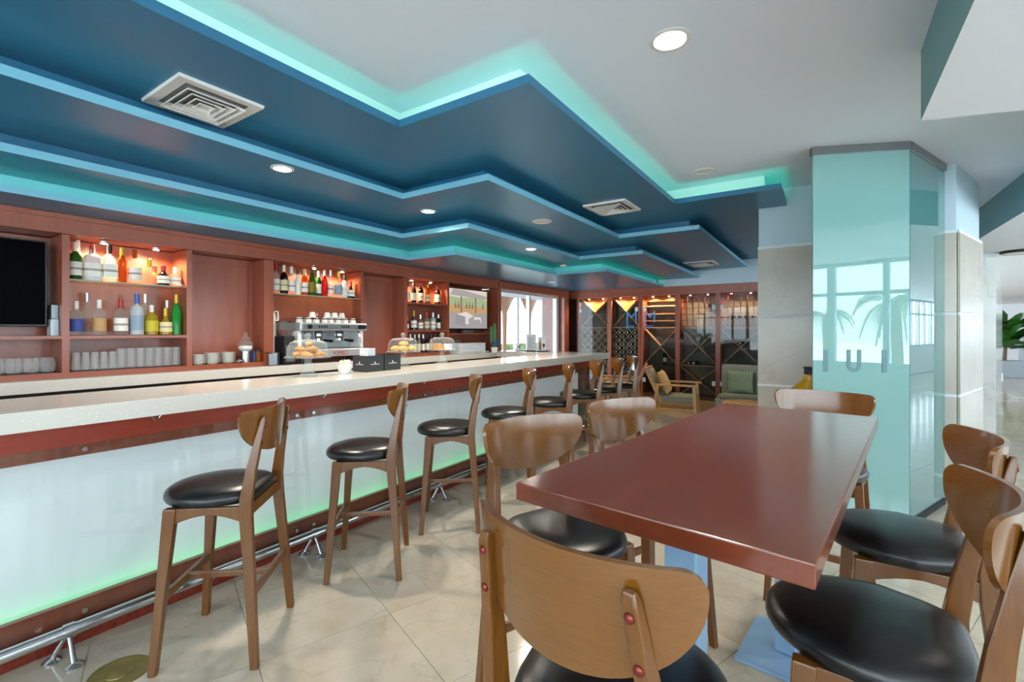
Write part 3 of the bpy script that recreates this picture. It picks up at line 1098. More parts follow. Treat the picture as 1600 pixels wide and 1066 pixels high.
BAYS = [(-4.215, -3.605), (-3.525, -2.987), (-2.90, -2.30), (-2.22, -1.615), (-1.54, -.93)]
WL = ['first wine cabinet next to the garden door, diamond lattice below',
      'wine cabinet packed with bottles in a diamond lattice',
      'middle wine cabinet with short shelves and one standing bottle',
      'wine cabinet with square grid rack over two crosses',
      'wine cabinet with square grid rack behind the wicker sofa']
for bi, (x0, x1) in enumerate(BAYS):
    xm = (x0 + x1) / 2
    t = thing('wine_cabinet', WL[bi], 'wine cabinet', (xm, YB + .2, .2))
    yb0, yb1 = YB + .03, 9.15
    part(MB().box(x0 - .04, x0, YB, 9.16, .2, 2.074), 'stile', 'cherry', t)
    part(MB().box(x1, x1 + .04, YB, 9.16, .2, 2.074), 'stile', 'cherry', t)
    part(MB().box(x0, x1, 9.145, 9.16, .2, 2.074), 'back_panel', 'cellar_dark', t)
    part(MB().box(x0, x1, YB, 9.145, .2, .25), 'bottom_panel', 'cherry_dark', t)
    dpn = part(MB().box(x0 + .004, x1 - .004, YB + .004, YB + .012, .255, 2.06), 'door', 'door_pane', t, label='frameless glass door')
    hx = x1 - .03 if bi % 2 == 0 else x0 + .03
    hx = {0: x0 + .03, 1: x1 - .03, 2: x0 + .03, 3: x1 - .03, 4: x0 + .03}[bi]
    for zz in (1.83, .5):
        h_ = MB().box(hx - .028, hx + .028, YB - .004, YB + .003, zz - .04, zz + .04).build('hinge', 'alu', dpn)
    if bi < 2:
        zc, zb = 1.79, 1.50
        m = MB().add([(x0, 9.0, 2.07), (x1, 9.0, 2.07), (xm, 9.0, zc), (x0, 9.02, 2.07), (x1, 9.02, 2.07), (xm, 9.02, zc)],
                     [(0, 1, 2), (5, 4, 3), (0, 3, 4, 1), (1, 4, 5, 2), (2, 5, 3, 0)])
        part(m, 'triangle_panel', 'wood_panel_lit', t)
        for a, b in (((x0, 2.06), (x1, zb)), ((x1, 2.06), (x0, zb))):
            part(MB().bar((a[0], 8.92, a[1]), (b[0], 8.92, b[1]), .16, .022), 'slat', 'light_wood', t)
        part(MB().box(x0, x1, 8.82, 9.14, 1.47, 1.495), 'shelf', 'rack_wood', t)
        p_ = .15
        zlo, zhi = .26, 1.465
        for sgn in (1, -1):
            k = -10
            for k in range(-16, 34):
                c = k * p_ + (zlo - sgn * x0) - 4 * p_
                seg = clip_line(x0, x1, zlo, zhi, c, sgn)
                if seg and math.dist(seg[0], seg[1]) > .06:
                    part(MB().bar((seg[0][0], 8.86, seg[0][1]), (seg[1][0], 8.86, seg[1][1]), .03, .015), 'slat', 'rack_wood', t)
        # bottles in the lattice cells
        for i in range(0, 9):
            for j in range(0, 17):
                x = x0 + p_ * i / 2
                z = zlo + p_ * j / 2
                if (i + j) % 2 == 0 or not (x0 + .05 < x < x1 - .05 and .62 < z < zhi - .06):
                    continue
                if bi == 1 and random.random() < .9:
                    lay_bottle(x, z, 'dark wine bottle lying in the packed diamond lattice', 'wine bottles in the diamond lattice')
                elif bi == 0 and (i, j) in ((7, 8), (7, 10)):
                    lay_bottle(x, z, 'dark wine bottle alone in the lattice next to the garden door', 'wine bottles in the emptier lattice')
    elif bi == 2:
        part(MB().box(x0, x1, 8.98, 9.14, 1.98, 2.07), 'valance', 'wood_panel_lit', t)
        for zz in (1.90, 1.75, 1.62, 1.49):
            part(MB().box(x0, x1, 8.95, 9.14, zz - .02, zz), 'shelf', 'rack_wood', t)
        for a, b in (((x0, 1.45), (x1, .8)), ((x1, 1.45), (x0, .8))):
            part(MB().bar((a[0], 8.92, a[1]), (b[0], 8.92, b[1]), .12, .02), 'slat', 'rack_wood', t)
        for zz in (.78, .62, .5, .38):
            part(MB().box(x0, x1, 8.9, 9.14, zz - .02, zz), 'shelf', 'cherry_dark', t)
    else:
        for i in range(7):
            x = x0 + (x1 - x0) * i / 6
            part(MB().box(x - .007, x + .007, 8.85, 8.868, 1.5, 2.05), 'grid_bar', 'grid_red', t)
        for j in range(6):
            z = 1.5 + .11 * j
            part(MB().box(x0, x1, 8.868, 8.886, z - .007, z + .007), 'grid_bar', 'grid_red', t)
        part(MB().box(x0, x1, 8.84, 9.14, 1.455, 1.48), 'shelf', 'rack_wood', t)
        for a, b in (((x0, 1.45), (x1, .82)), ((x1, 1.45), (x0, .82))):
            part(MB().bar((a[0], 8.92, a[1]), (b[0], 8.92, b[1]), .12, .02), 'slat', 'rack_wood', t)
        part(MB().box(x0, x1, 8.84, 9.14, .78, .80), 'shelf', 'rack_wood', t)
        for a, b in (((x0, .76), (x1, .28)), ((x1, .76), (x0, .28))):
            part(MB().bar((a[0], 8.92, a[1]), (b[0], 8.92, b[1]), .12, .02), 'slat', 'rack_wood', t)
        cw = (x1 - x0) / 6
        spots_ = [(4, 3), (5, 3), (5, 2)] if bi == 3 else [(1, 1), (2, 1), (2, 1), (3, 1), (4, 1)]
        for i, j in dict.fromkeys(spots_):
            lay_bottle(x0 + cw * (i + .5), 1.5 + .11 * j + .046, 'dark wine bottle in the square grid ' + ('over two crosses' if bi == 3 else 'behind the wicker sofa'),
                       'wine bottles in grid %d' % bi)
        if bi == 3:
            for x, z in ((x0 + .14, .8368), (x0 + .22, .8368)):
                lay_bottle(x, z, 'dark wine bottle lying in the lower cross compartment', 'wine bottles in the cross rack')
        else:
            lay_bottle(xm, 1.2, 'single dark wine bottle at the crossing of the rack behind the sofa', 'wine bottle at the crossing')
    for i, fx in enumerate((.25, .75)):
        x = x0 + (x1 - x0) * fx
        lt = thing('cabinet_spotlight', 'small warm spotlight inside ' + ('the lattice cabinet next to the garden door', 'the packed lattice cabinet', 'the middle wine cabinet', 'the grid cabinet over two crosses', 'the grid cabinet behind the sofa')[bi],
                   'spotlight', (x, 8.9, 2.074), group='spotlights of wine cabinet %d' % bi)
        MB().lathe([(.026, 0), (.026, -.012), (.02, -.014)], 14).build('housing', 'steel', lt, smooth=True)
        MB().lathe([(.017, -.0145), (.001, -.017)], 12).build('bulb', 'lamp_warm', lt)
        spot('cabinet_lamp', (x, 8.88, 2.05), 34, 160, (1, .66, .34), .02)
# standing bottle and decanter in the middle cabinet
t = thing('wine_bottle', 'green wine bottle standing alone on the middle cabinet shelf', 'bottle', (-2.56, 9.03, .7805))
MB().lathe([(.001, 0), (.038, .002), (.038, .19), (.03, .215), (.014, .25), (.0135, .3), (.001, .301)], 14).build('body', 'bottle_green', t, smooth=True)
MB().lathe([(.0385, .05), (.0385, .13)], 14, caps=False).build('paper_label', 'cream_label', t, smooth=True)
# blue sign letters on the cabinet glass
for x, y_, body, nm in ((-3.235, YB - .012, 'M', 'first'), (-2.885, YB - .012, 'M', 'second')):
    sg = thing('glass_sign', ('blue letter M sign with small lettering on the packed lattice cabinet' if nm == 'first' else
                              'blue letter M sign with small lettering on the middle cabinet'), 'sign', (x, y_, 1.55))
    text('letter', body, .32, 'neon_blue', sg, (0, 0, .02), (PI / 2, 0, 0), .003)
    text('small_lettering', 'Bar', .13, 'neon_blue', sg, (.01, 0, -.085), (PI / 2, 0, 0), .003)

# ------------------------------------------------------------------ bar stools
def seat_outline(n=40):
    pts = []
    for k in range(n):
        a = 2 * PI * k / n
        c, s_ = math.cos(a), math.sin(a)
        if s_ >= 0:
            y = .25 * abs(s_) ** (2 / 2.1)
            x = .212 * math.copysign(abs(c) ** (2 / 2.1), c)
        else:
            y = -.165 * abs(s_) ** (2 / 6.0)
            x = .212 * math.copysign(abs(c) ** (2 / 6.0), c) * (1 - .3 * (-y / .165) ** 1.2)
        pts.append((x, y))
    return pts


def shell_mesh():
    Rr, hw, th = .36, .232, .013
    tm = math.asin(hw / Rr)
    nu_, nv = 36, 8
    m = MB()
    grids = []
    for side in (0, 1):
        g = []
        for i in range(nu_ + 1):
            u = math.sin(PI / 2 * (-1 + 2 * i / nu_))
            au = abs(u)
            t_ = u * tm
            sr_ = max(0.0, (au - .85) / .15)
            zt = 1.08 - .032 * (1 - math.sqrt(max(0.0, 1 - sr_ * sr_)))
            zb = 1.048 - .17 * math.sqrt(max(0.0, 1 - au ** 2.1))
            if zb > zt - .003:
                zb = zt - .003
            col_ = []
            for j in range(nv + 1):
                v = j / nv
                z = zt + (zb - zt) * v
                rr = Rr + (th / 2 if side else -th / 2)
                x = rr * math.sin(t_)
                y = -.203 + Rr - rr * math.cos(t_) - (z - .88) * .12
                col_.append((x, y, z))
            g.append(col_)
        grids.append(g)
    vs_, idx = [], {}
    for sd in (0, 1):
        for i in range(nu_ + 1):
            for j in range(nv + 1):
                idx[sd, i, j] = len(vs_)
                vs_.append(grids[sd][i][j])
    fs = []
    for i in range(nu_):
        for j in range(nv):
            fs.append((idx[0, i, j], idx[0, i, j + 1], idx[0, i + 1, j + 1], idx[0, i + 1, j]))
            fs.append((idx[1, i, j], idx[1, i + 1, j], idx[1, i + 1, j + 1], idx[1, i, j + 1]))
    rim = [(i, 0) for i in range(nu_ + 1)] + [(nu_, j) for j in range(1, nv + 1)] + [(i, nv) for i in range(nu_ - 1, -1, -1)] + [(0, j) for j in range(nv - 1, 0, -1)]
    for a, b in zip(rim, rim[1:] + rim[:1]):
        fs.append((idx[0, a[0], a[1]], idx[0, b[0], b[1]], idx[1, b[0], b[1]], idx[1, a[0], a[1]]))
    m.add(vs_, fs)
    return m


def sq_loft(secs):
    """secs: (x, y, z, wx, wy)"""
    return MB().loft([[(x - a / 2, y - b / 2, z), (x + a / 2, y - b / 2, z), (x + a / 2, y + b / 2, z), (x - a / 2, y + b / 2, z)] for x, y, z, a, b in secs])


def make_stool():
    t = thing('bar_stool', 'x', 'bar stool')
    ol = seat_outline()
    m = MB()
    rings = []
    for s_, z in ((.9, .672), (.965, .675), (1.0, .688), (1.0, .702), (.975, .716), (.9, .729), (.74, .739), (.5, .745), (.22, .748)):
        rings.append([(x * s_, y * s_ + .02 * (1 - s_), z) for x, y in ol])
    m.loft(rings)
    m.build('seat', 'leather', t, smooth=True, label='black padded leather seat')
    for sx in (-1, 1):
        sq_loft([(sx * .2125, .2, 0, .029, .031), (sx * .194, .175, .335, .034, .037), (sx * .176, .15, .672, .036, .05)]).build('leg', 'stool_wood', t, bevel=.004)
    for sx in (-1, 1):
        sq_loft([(sx * .2245, -.2, 0, .028, .032), (sx * .205, -.176, .33, .03, .04), (sx * .188, -.152, .62, .03, .05), (sx * .182, -.15, .70, .03, .05),
                 (sx * .172, -.166, .82, .028, .042), (sx * .158, -.191, .95, .026, .03), (sx * .15, -.208, 1.03, .026, .022), (sx * .148, -.211, 1.048, .02, .012)]
                ).build('leg', 'stool_wood', t, bevel=.004)
        for z, y in ((1.012, -.2165), (.935, -.204)):
            o = MB().lathe([(.0085, 0), (.008, .003), (.004, .0055), (.001, .006)], 12).build('rivet', 'rivet', t, smooth=True)
            o.location = (sx * (.1515 if z > 1 else .1595), y, z)
            o.rotation_euler = (PI / 2, 0, 0)
    m = MB().bar((-.18, .152, .64), (.18, .152, .64), .02, .06)
    m.build('apron', 'stool_wood', t, bevel=.003)
    MB().bar((-.185, -.146, .64), (.185, -.146, .64), .02, .05).build('apron', 'stool_wood', t, bevel=.003)
    for sx in (-1, 1):
        mm = MB()
        rg = []
        for i in range(9):
            f_ = i / 8
            y = .135 - .27 * f_
            drop = .03 + .035 * abs(2 * f_ - 1) ** 1.7
            x = sx * (.176 + .009 * f_)
            rg.append([(x - .011, y, .671 - drop), (x + .011, y, .671 - drop), (x + .011, y, .671), (x - .011, y, .671)])
        mm.loft(rg).build('apron', 'stool_wood', t, bevel=.002)
    MB().bar((-.19, .178, .30), (.19, .178, .30), .02, .034).build('stretcher', 'stool_wood', t, bevel=.003)
    MB().bar((-.2, -.178, .30), (.2, -.178, .30), .02, .034).build('stretcher', 'stool_wood', t, bevel=.003)
    MB().bar((0, .17, .302), (0, -.17, .302), .022, .026).build('stretcher', 'stool_wood', t, bevel=.003)
    shell_mesh().build('backrest', 'shell_wood', t, bevel=.0, smooth=True, label='curved half moon plywood backrest')
    return t


proto = make_stool()
first = [True]


def stool(x, y, deg, label, group):
    t = proto if first[0] else copy_tree(proto)
    first[0] = False
    t.location = (x, y, 0)
    t.rotation_euler = (0, 0, R(deg))
    t['label'] = label
    t['group'] = group
    return t


BS = [(-2.297, 1.076, 131.4, 'bar stool at the bar beside the brass drain cover'),
      (-2.323, 1.903, 131.0, 'second bar stool along the bar counting from the brass drain'),
      (-2.33, 2.66, 129, 'third bar stool along the bar counting from the brass drain'),
      (-2.32, 3.42, 128, 'fourth bar stool along the bar counting from the brass drain'),
      (-2.32, 4.18, 124, 'fifth bar stool along the bar counting from the brass drain'),
      (-2.31, 4.86, 126, 'third bar stool from the wine cabinet end of the bar'),
      (-2.30, 5.46, 124, 'second bar stool from the wine cabinet end of the bar'),
      (-2.30, 6.02, 122, 'last bar stool at the wine cabinet end of the bar')]
for x, y, d, lb in BS:
    stool(x, y, d, lb, 'stools along the bar')
TSL = [(-.347, .885, -9.5, 'wooden stool at the head of the red table, its back to the aisle'),
       (.112, 1.431, 88.3, 'stool on the window side of the red table, away from the column'),
       (.237, 2.117, 93.4, 'stool on the window side of the red table, next to the glass screen'),
       (-.80, 1.50, -113, 'stool on the bar side of the red table, facing away from the second bar stool'),
       (-.69, 2.14, -112, 'stool on the bar side of the red table, toward the stone column'),
       (-.037, 2.984, 174.8, 'stool at the column end of the red table, back against the glass screen')]
for x, y, d, lb in TSL:
    stool(x, y, d, lb, 'stools around the red table')

# ------------------------------------------------------------------ the red table
tb = thing('high_table', 'high dark red rectangular table with worn edges on steel pedestals', 'table', (-.2255, 1.751, 0), R(-6.73))
MB().box(-.31, .31, -.835, .835, 1.008, 1.05).build('tabletop', 'table_wood', tb, bevel=.003)
for sy, hx_, hy_ in ((-.55, .165, .22), (.65, .165, .2)):
    p_ = MB().box(-.04, .04, sy - .04, sy + .04, .014, .99).build('post', 'table_base', tb, bevel=.006)
    MB().box(-hx_, hx_, sy - hy_, sy + hy_, 0, .013).build('base_plate', 'table_base', tb, bevel=.003)
    MB().box(-.16, .16, sy - .16, sy + .16, .99, 1.007).build('top_plate', 'table_base', tb)

# ------------------------------------------------------------------ bottles
def profile(r, h, shape):
    nr = min(.0135, r * .42)
    if shape == 'bell':
        return [(.001, 0), (r, .004), (r, .25 * h), (r * .8, .42 * h), (nr * 1.2, .6 * h), (nr, .8 * h), (.001, .801 * h)]
    if shape == 'squat':
        return [(.001, 0), (r, .004), (r, .45 * h), (r * .8, .58 * h), (nr * 1.3, .66 * h), (nr * 1.2, .82 * h), (.001, .821 * h)]
    if shape == 'taper':
        return [(.001, 0), (r, .004), (r, .45 * h), (r * .6, .7 * h), (nr, .85 * h), (.001, .851 * h)]
    if shape == 'slim':
        return [(.001, 0), (r, .004), (r, .58 * h), (r * .75, .68 * h), (nr, .76 * h), (nr, .88 * h), (.001, .881 * h)]
    return [(.001, 0), (r, .004), (r, .6 * h), (r * .8, .68 * h), (nr * 1.05, .74 * h), (nr, .86 * h), (.001, .861 * h)]


def bottle(x, y, z, r, h, glass, cap, lab, shape, text_, lz=(.12, .48), group=None):
    t = thing('bottle', text_, 'bottle', (x, y, z), group=group)
    pf = profile(r, h, shape)
    sq = 5.0 if shape == 'square' else 0.0
    MB().lathe(pf, 20, sq=sq).build('body', glass, t, smooth=True)
    zn = pf[-2][1]
    nr = pf[-2][0] + .0018
    MB().lathe([(nr, zn - .1 * h), (nr, h - .002), (nr * .8, h)], 12).build('cap', cap, t, smooth=True)
    if lab:
        a, b = lz[0] * h, lz[1] * h
        lo = MB().lathe([(r + .0012, a), (r + .0012, b)], 20, sq=sq, caps=False).build('paper_label', lab, t, smooth=True)
        if lab in ('pale_label', 'cream_label') and r > .033:
            zq = a + (b - a) * .42
            MB().lathe([(r + .0018, zq), (r + .0018, zq + (b - a) * .16)], 20, sq=sq, caps=False).build('print_band', 'print_grey', lo, smooth=True)
    return t


F0, F1 = -4.5, -4.6
Z1 = ZG + .0005
g1 = 'bottles on the glass shelf next to the black television'
B = [(F0, 1.062, .038, .272, 'bottle_green', 'pale_label', 'pale_label', 'round', 'dark green gin bottle with white cap next to the black television'),
     (F0, 1.155, .05, .273, 'bottle_frost', 'red', 'pale_label', 'square', 'square pale bottle with small red cap and tall white label'),
     (F0, 1.256, .044, .283, 'bottle_clear', 'black', 'pale_label', 'square', 'square clear bottle with black cap and white label'),
     (F0, 1.332, .03, .273, 'bottle_amber', 'gold', None, 'slim', 'tall amber bottle with gold neck'),
     (F0, 1.412, .044, .265, 'bottle_clear', 'bottle_amber', 'pale_label', 'round', 'clear bottle with wide white label under the warm spotlight'),
     (F0, 1.508, .05, .209, 'bottle_clear', 'gold', None, 'bell', 'bell shaped clear decanter with gold stopper'),
     (F0, 1.604, .042, .167, 'bottle_dark', 'red', 'pale_label', 'squat', 'squat dark purple bottle with round white label'),
     (F0, 1.69, .04, .16, 'bottle_clear', 'frost_white', 'pale_label', 'squat', 'squat clear bottle with white label at the shelf end'),
     (F1, 1.10, .026, .304, 'bottle_clear', 'pale_label', None, 'slim', 'tall slim clear bottle with white cap behind the gin'),
     (F1, 1.29, .03, .286, 'bottle_clear', 'red', None, 'round', 'clear bottle with red cap standing behind the square bottles'),
     (F1, 1.575, .035, .165, 'bottle_amber', 'red', None, 'squat', 'small orange bottle behind the squat purple one')]
for x, y, r, h, gl, cp, lb, sh, tx in B:
    bottle(x, y, Z1, r, h, gl, cp, lb, sh, tx, group=g1)
B = [(F0, 1.066, .042, .249, 'bottle_clear', 'pale_label', 'blue_label', 'round', 'clear vodka bottle with blue and white label'),
     (F0, 1.195, .042, .266, 'bottle_clear', 'pale_label', 'tan_label', 'round', 'clear bottle with broad tan label'),
     (F0, 1.325, .044, .275, 'bottle_clear', 'red', 'pale_label', 'round', 'clear bottle with long red cap and white label'),
     (F0, 1.425, .044, .325, 'bottle_frost', 'blue', 'paper_print', 'round', 'frosted tall bottle with blue cap'),
     (F0, 1.522, .043, .24, 'bottle_yellow', 'pale_label', 'yellow_label', 'round', 'clear bottle with bright yellow label'),
     (F0, 1.618, .045, .22, 'bottle_yellow', 'gold', 'cream_label', 'bell', 'round yellow flask with gold cap'),
     (F0, 1.695, .034, .337, 'bottle_bright_green', 'gold', None, 'slim', 'tall bright green bottle with gold cap'),
     (F1, 1.15, .036, .319, 'bottle_clear', 'steel', None, 'slim', 'tall clear bottle with silver cap behind the blue label'),
     (F1, 1.512, .03, .333, 'bottle_clear', 'steel', None, 'slim', 'tall slim clear bottle behind the yellow label'),
     (F1, 1.665, .028, .29, 'bottle_clear', 'steel', None, 'slim', 'slim clear bottle behind the yellow flask')]
for x, y, r, h, gl, cp, lb, sh, tx in B:
    bottle(x, y, ZW + .0005, r, h, gl, cp, lb, sh, tx, group='bottles on the wood shelf next to the black television')
B = [(2.545, .034, .296, 'bottle_clear', 'red', 'pale_label', 'round', 'clear bottle with red cap at the shelf end above the coffee grinder'),
     (2.628, .036, .29, 'bottle_dark', 'pale_label', 'cream_label', 'round', 'dark rum bottle with cream label'),
     (2.707, .034, .285, 'bottle_clear', 'pale_label', 'pale_label', 'round', 'clear rum bottle with white cap and label'),
     (2.776, .028, .262, 'ceramic', 'black', None, 'taper', 'white tapered bottle above the espresso machine'),
     (2.852, .034, .275, 'bottle_amber', 'cream_label', 'pale_label', 'round', 'pale amber bottle with dark print on white label'),
     (2.937, .04, .295, 'bottle_green', 'black', 'bottle_yellow', 'taper', 'green liqueur bottle with yellow upper half and black pourer'),
     (3.012, .027, .272, 'bottle_green', 'pale_label', 'pale_label', 'round', 'slim dark green bottle with white label'),
     (3.083, .034, .29, 'bottle_red', 'steel', None, 'slim', 'bright red liqueur bottle'),
     (3.157, .034, .295, 'bottle_clear', 'steel', 'pale_label', 'round', 'clear bottle with white label next to the red liqueur'),
     (3.257, .042, .295, 'bottle_clear', 'gold', 'paper_print', 'round', 'broad clear bottle under the bright spotlight'),
     (3.34, .03, .262, 'bottle_frost', 'black', 'pale_label', 'round', 'pale bottle beside the broad clear one'),
     (3.42, .042, .2, 'bottle_dark', 'red', 'pale_label', 'bell', 'squat dark bottle with red neck and ribbon label')]
for y, r, h, gl, cp, lb, sh, tx in B:
    bottle(F0, y, Z1, r, h, gl, cp, lb, sh, tx, group='bottles above the espresso machine')
B = [(4.29, .031, .272, 'bottle_clear', 'bottle_green', 'pale_label', 'round', 'clear bottle with green cap in the narrow niche'),
     (4.40, .033, .27, 'bottle_dark', 'black', 'pale_label', 'round', 'dark bottle with pink label in the narrow niche'),
     (4.53, .034, .28, 'bottle_dark', 'bottle_clear', 'pale_label', 'round', 'dark bottle with tall white label in the narrow niche'),
     (4.66, .037, .262, 'bottle_amber', 'gold', 'cream_label', 'taper', 'amber tapered bottle in the narrow niche'),
     (4.85, .04, .282, 'bottle_dark', 'dark_label', 'cream_label', 'round', 'dark brown bottle with cream label near the lit television')]
for y, r, h, gl, cp, lb, sh, tx in B:
    bottle(F0, y, Z1, r, h, gl, cp, lb, sh, tx, group='top row bottles in the narrow niche')
B = [(4.28, .024, .16, 'bottle_dark', 'pale_label', 'pale_label', 'round', 'short dark bottle at the end of the middle row'),
     (4.40, .04, .252, 'bottle_dark', 'gold', 'pale_label', 'bell', 'dark bell shaped cognac bottle in the middle row'),
     (4.52, .038, .205, 'bottle_clear', 'steel', 'pale_label', 'squat', 'squat clear bottle in the middle row'),
     (4.64, .038, .236, 'bottle_clear', 'red', 'cream_label', 'round', 'clear bottle with red cap in the middle row'),
     (4.76, .039, .239, 'bottle_frost', 'steel', 'pale_label', 'round', 'pale bottle with silver cap in the middle row'),
     (4.87, .028, .216, 'bottle_green', 'steel', 'pale_label', 'round', 'small green bottle at the television end of the middle row')]
for y, r, h, gl, cp, lb, sh, tx in B:
    bottle(F0, y, 1.4305, r, h, gl, cp, lb, sh, tx, group='middle row bottles in the narrow niche')
pr = None
for i in range(9):
    y = 4.26 + .078 * i
    gl, lb = ('bottle_dark', 'pale_label') if i % 3 else ('bottle_clear', 'cream_label')
    bottle(F0, y, ZLg + .0005, .026, .24 + .008 * (i % 2), gl, 'black' if i > 4 else 'steel', lb, 'slim',
           'slim bottle in the bottom row of the narrow niche', group='bottom row bottles in the narrow niche')

# ------------------------------------------------------------------ glasses
tt = MB().lathe([(.001, 0), (.0258, 0), (.02, .128), (.0186, .128), (.0242, .004), (.001, .004)], 18, caps=False).mesh('tumbler', 'tumbler_glass', smooth=True)
for i, y in enumerate((1.06, 1.112, 1.164, 1.216, 1.268)):
    tag(place(tt, 'tumbler', (-4.47, y, ZLg + .005)), 'upturned tapered drinking glass below the bottles', 'glass', 'tapered glasses under the bottles')
    tag(place(tt, 'tumbler', (-4.56, y + .02, ZLg + .005)), 'upturned tapered drinking glass in the second row below the bottles', 'glass', 'tapered glasses in the second row')
ts_ = MB().lathe([(.001, 0), (.027, 0), (.028, .15), (.0262, .15), (.025, .006), (.001, .006)], 18, caps=False).mesh('tumbler', 'tumbler_glass', smooth=True)
for i in range(7):
    y = 1.322 + .06 * i
    tag(place(ts_, 'highball_glass', (-4.47, y, ZLg + .005)), 'tall straight drinking glass below the bottles', 'glass', 'straight glasses under the bottles')
    tag(place(ts_, 'highball_glass', (-4.55, y + .015, ZLg + .005)), 'tall straight drinking glass in the second row below the bottles', 'glass', 'straight glasses in the second row')
tag(MB().box(-4.62, -4.43, 1.012, 1.73, ZLg + .0005, ZLg + .004).build('bar_mat', 'black_soft'), 'black mat under the upturned glasses', 'mat')
tag(MB().box(-4.62, -4.43, .3, .965, ZLg + .0005, ZLg + .004).build('bar_mat', 'black_soft'), 'black mat under the round goblets', 'mat')
jr = MB().lathe([(.001, 0), (.03, 0), (.039, .03), (.041, .06), (.034, .09), (.026, .1), (.024, .1), (.031, .088), (.038, .06), (.036, .03), (.027, .004), (.001, .004)], 20, caps=False).mesh('goblet', 'tumbler_glass', smooth=True)
for i in range(6):
    tag(place(jr, 'round_goblet', (-4.48, .50 + .083 * i, ZLg + .005)), 'round clear glass under the black television', 'glass', 'round glasses under the television')
    tag(place(jr, 'round_goblet', (-4.57, .48 + .083 * i, ZLg + .005)), 'round clear glass in the second row under the black television', 'glass', 'round glasses in the second row')
wgm = MB().lathe([(.03, 0), (.03, .003), (.004, .008), (.0035, .09), (.02, .11), (.03, .14), (.027, .19), (.0255, .19), (.0285, .14), (.018, .113), (.001, .1)], 16, caps=False).mesh('wine_glass', 'tumbler_glass', smooth=True)
for i in range(6):
    tag(place(wgm, 'wine_glass', (-4.62, 5.05 + .078 * i, ZK + .001)), 'stemmed wine glass under the lit television', 'glass', 'wine glasses under the lit television')

# ------------------------------------------------------------------ saucers, jar and small things in the panel niche
sau = MB().lathe([(.001, .002), (.035, 0), (.037, .003), (.063, .012), (.065, .014), (.061, .014), (.035, .007), (.001, .006)], 24, caps=False).mesh('saucer', 'ceramic', smooth=True)
for (y, n, dx, wh) in ((1.845, 8, 0, 'against the niche side'), (1.952, 9, .02, 'in the middle of the niche'), (2.085, 9, .0, 'next to the apothecary jar')):
    for i in range(n):
        tag(place(sau, 'saucer', (-4.47 + dx * .5, y, ZLg + .0005 + .0105 * i)), 'white saucer in the stack ' + wh, 'saucer', 'saucer stack ' + wh)
cj = thing('candy_jar', 'glass apothecary jar with silver base and knobbed lid', 'jar', (-4.47, 2.24, ZLg + .001))
MB().lathe([(.045, 0), (.045, .1), (.04, .1)], 22).build('base', 'chrome', cj, smooth=True)
MB().lathe([(.04, .1), (.062, .125), (.066, .15), (.05, .185), (.035, .2)], 22, caps=False).build('bowl', 'dome_glass', cj, smooth=True)
MB().lathe([(.036, .102), (.058, .125), (.05, .15), (.001, .156)], 16).build('sweets', 'paper', cj, smooth=True)
MB().lathe([(.036, .2), (.045, .206), (.04, .222), (.018, .232), (.014, .245), (.018, .258), (.012, .27), (.001, .274)], 20).build('lid', 'dome_glass', cj, smooth=True)
sm = thing('spice_jar', 'small clear jar with dark lid beside the apothecary jar', 'jar', (-4.44, 2.34, ZLg + .001))
MB().lathe([(.001, 0), (.026, .001), (.026, .085), (.001, .086)], 16).build('body', 'bottle_amber', sm, smooth=True)
MB().lathe([(.027, .086), (.027, .105), (.001, .106)], 16).build('lid', 'black', sm, smooth=True)
tag(MB().box(-4.47, -4.44, 2.3, 2.31, ZLg + .001, ZLg + .1).build('blue_carton', 'blue'), 'small upright blue carton beside the spice jar', 'carton')
cut = thing('serving_tongs', 'crumpled metal tongs lying between saucers and jar', 'tongs', (-4.425, 2.16, ZLg + .002))
MB().tube([(0, -.03, .006), (.01, 0, .03), (0, .04, .006)], .005, 8).tube([(.01, -.02, .006), (.02, .01, .02), (.01, .045, .006)], .005, 8).build('arms', 'chrome', cut, smooth=True)

# ------------------------------------------------------------------ espresso machine and grinder
em = thing('espresso_machine', 'two group chrome espresso machine on the rear counter', 'espresso machine', (-4.45, 3.065, ZK))
em.scale = (1, .93, 1)
b = -.42
MB().box(-.2, .16, -.42, .42, .06, .14).build('lower_body', 'steel', em, bevel=.008, label='steel drip tray body with red lettering')
MB().box(-.2, -.06, -.40, .40, .14, .33).build('back_wall', 'steel', em)
for sy in (-.42, .38):
    MB().prism([(-.2, sy), (.12, sy), (.12, sy + .04), (-.2, sy + .04)], .13, .36).build('side_panel', 'ceramic', em, bevel=.006)
MB().box(-.2, .17, -.43, .43, .33, .41).build('upper_body', 'steel', em, bevel=.008)
MB().box(.171, .176, -.4, .4, .345, .395).build('control_strip', 'grey_metal', em)
for y in (-.33, .32, .38):
    MB().tube([(.176, y, .37), (.2, y, .37)], .022, 14).build('knob', 'black', em, smooth=True)
for y in (-.21, -.18, -.15, -.12, .08, .11, .14, .17):
    MB().box(.176, .18, y - .008, y + .008, .36, .382).build('button', 'black_soft', em)
for y in (-.14, .13):
    gh = MB().lathe([(.045, .25), (.05, .26), (.05, .31), (.04, .33)], 18, (.06, y, 0)).build('group_head', 'chrome', em, smooth=True)
    pf_ = MB().lathe([(.03, .22), (.036, .225), (.036, .25)], 16, (.06, y, 0)).tube([(.09, y, .237), (.13, y + .02, .232)], .007, 8).build('portafilter', 'chrome', em, smooth=True)
    MB().tube([(.13, y + .02, .232), (.22, y + .06, .222)], [.012, .016], 10).build('handle', 'black', pf_, smooth=True)
for y in (-.36, .35):
    MB().tube([(.1, y, .33), (.14, y, .28), (.15, y + .02, .17)], .006, 8).build('steam_wand', 'chrome', em, smooth=True)
MB().box(-.06, .15, -.37, .37, .141, .15).build('drip_grate', 'grey_metal', em)
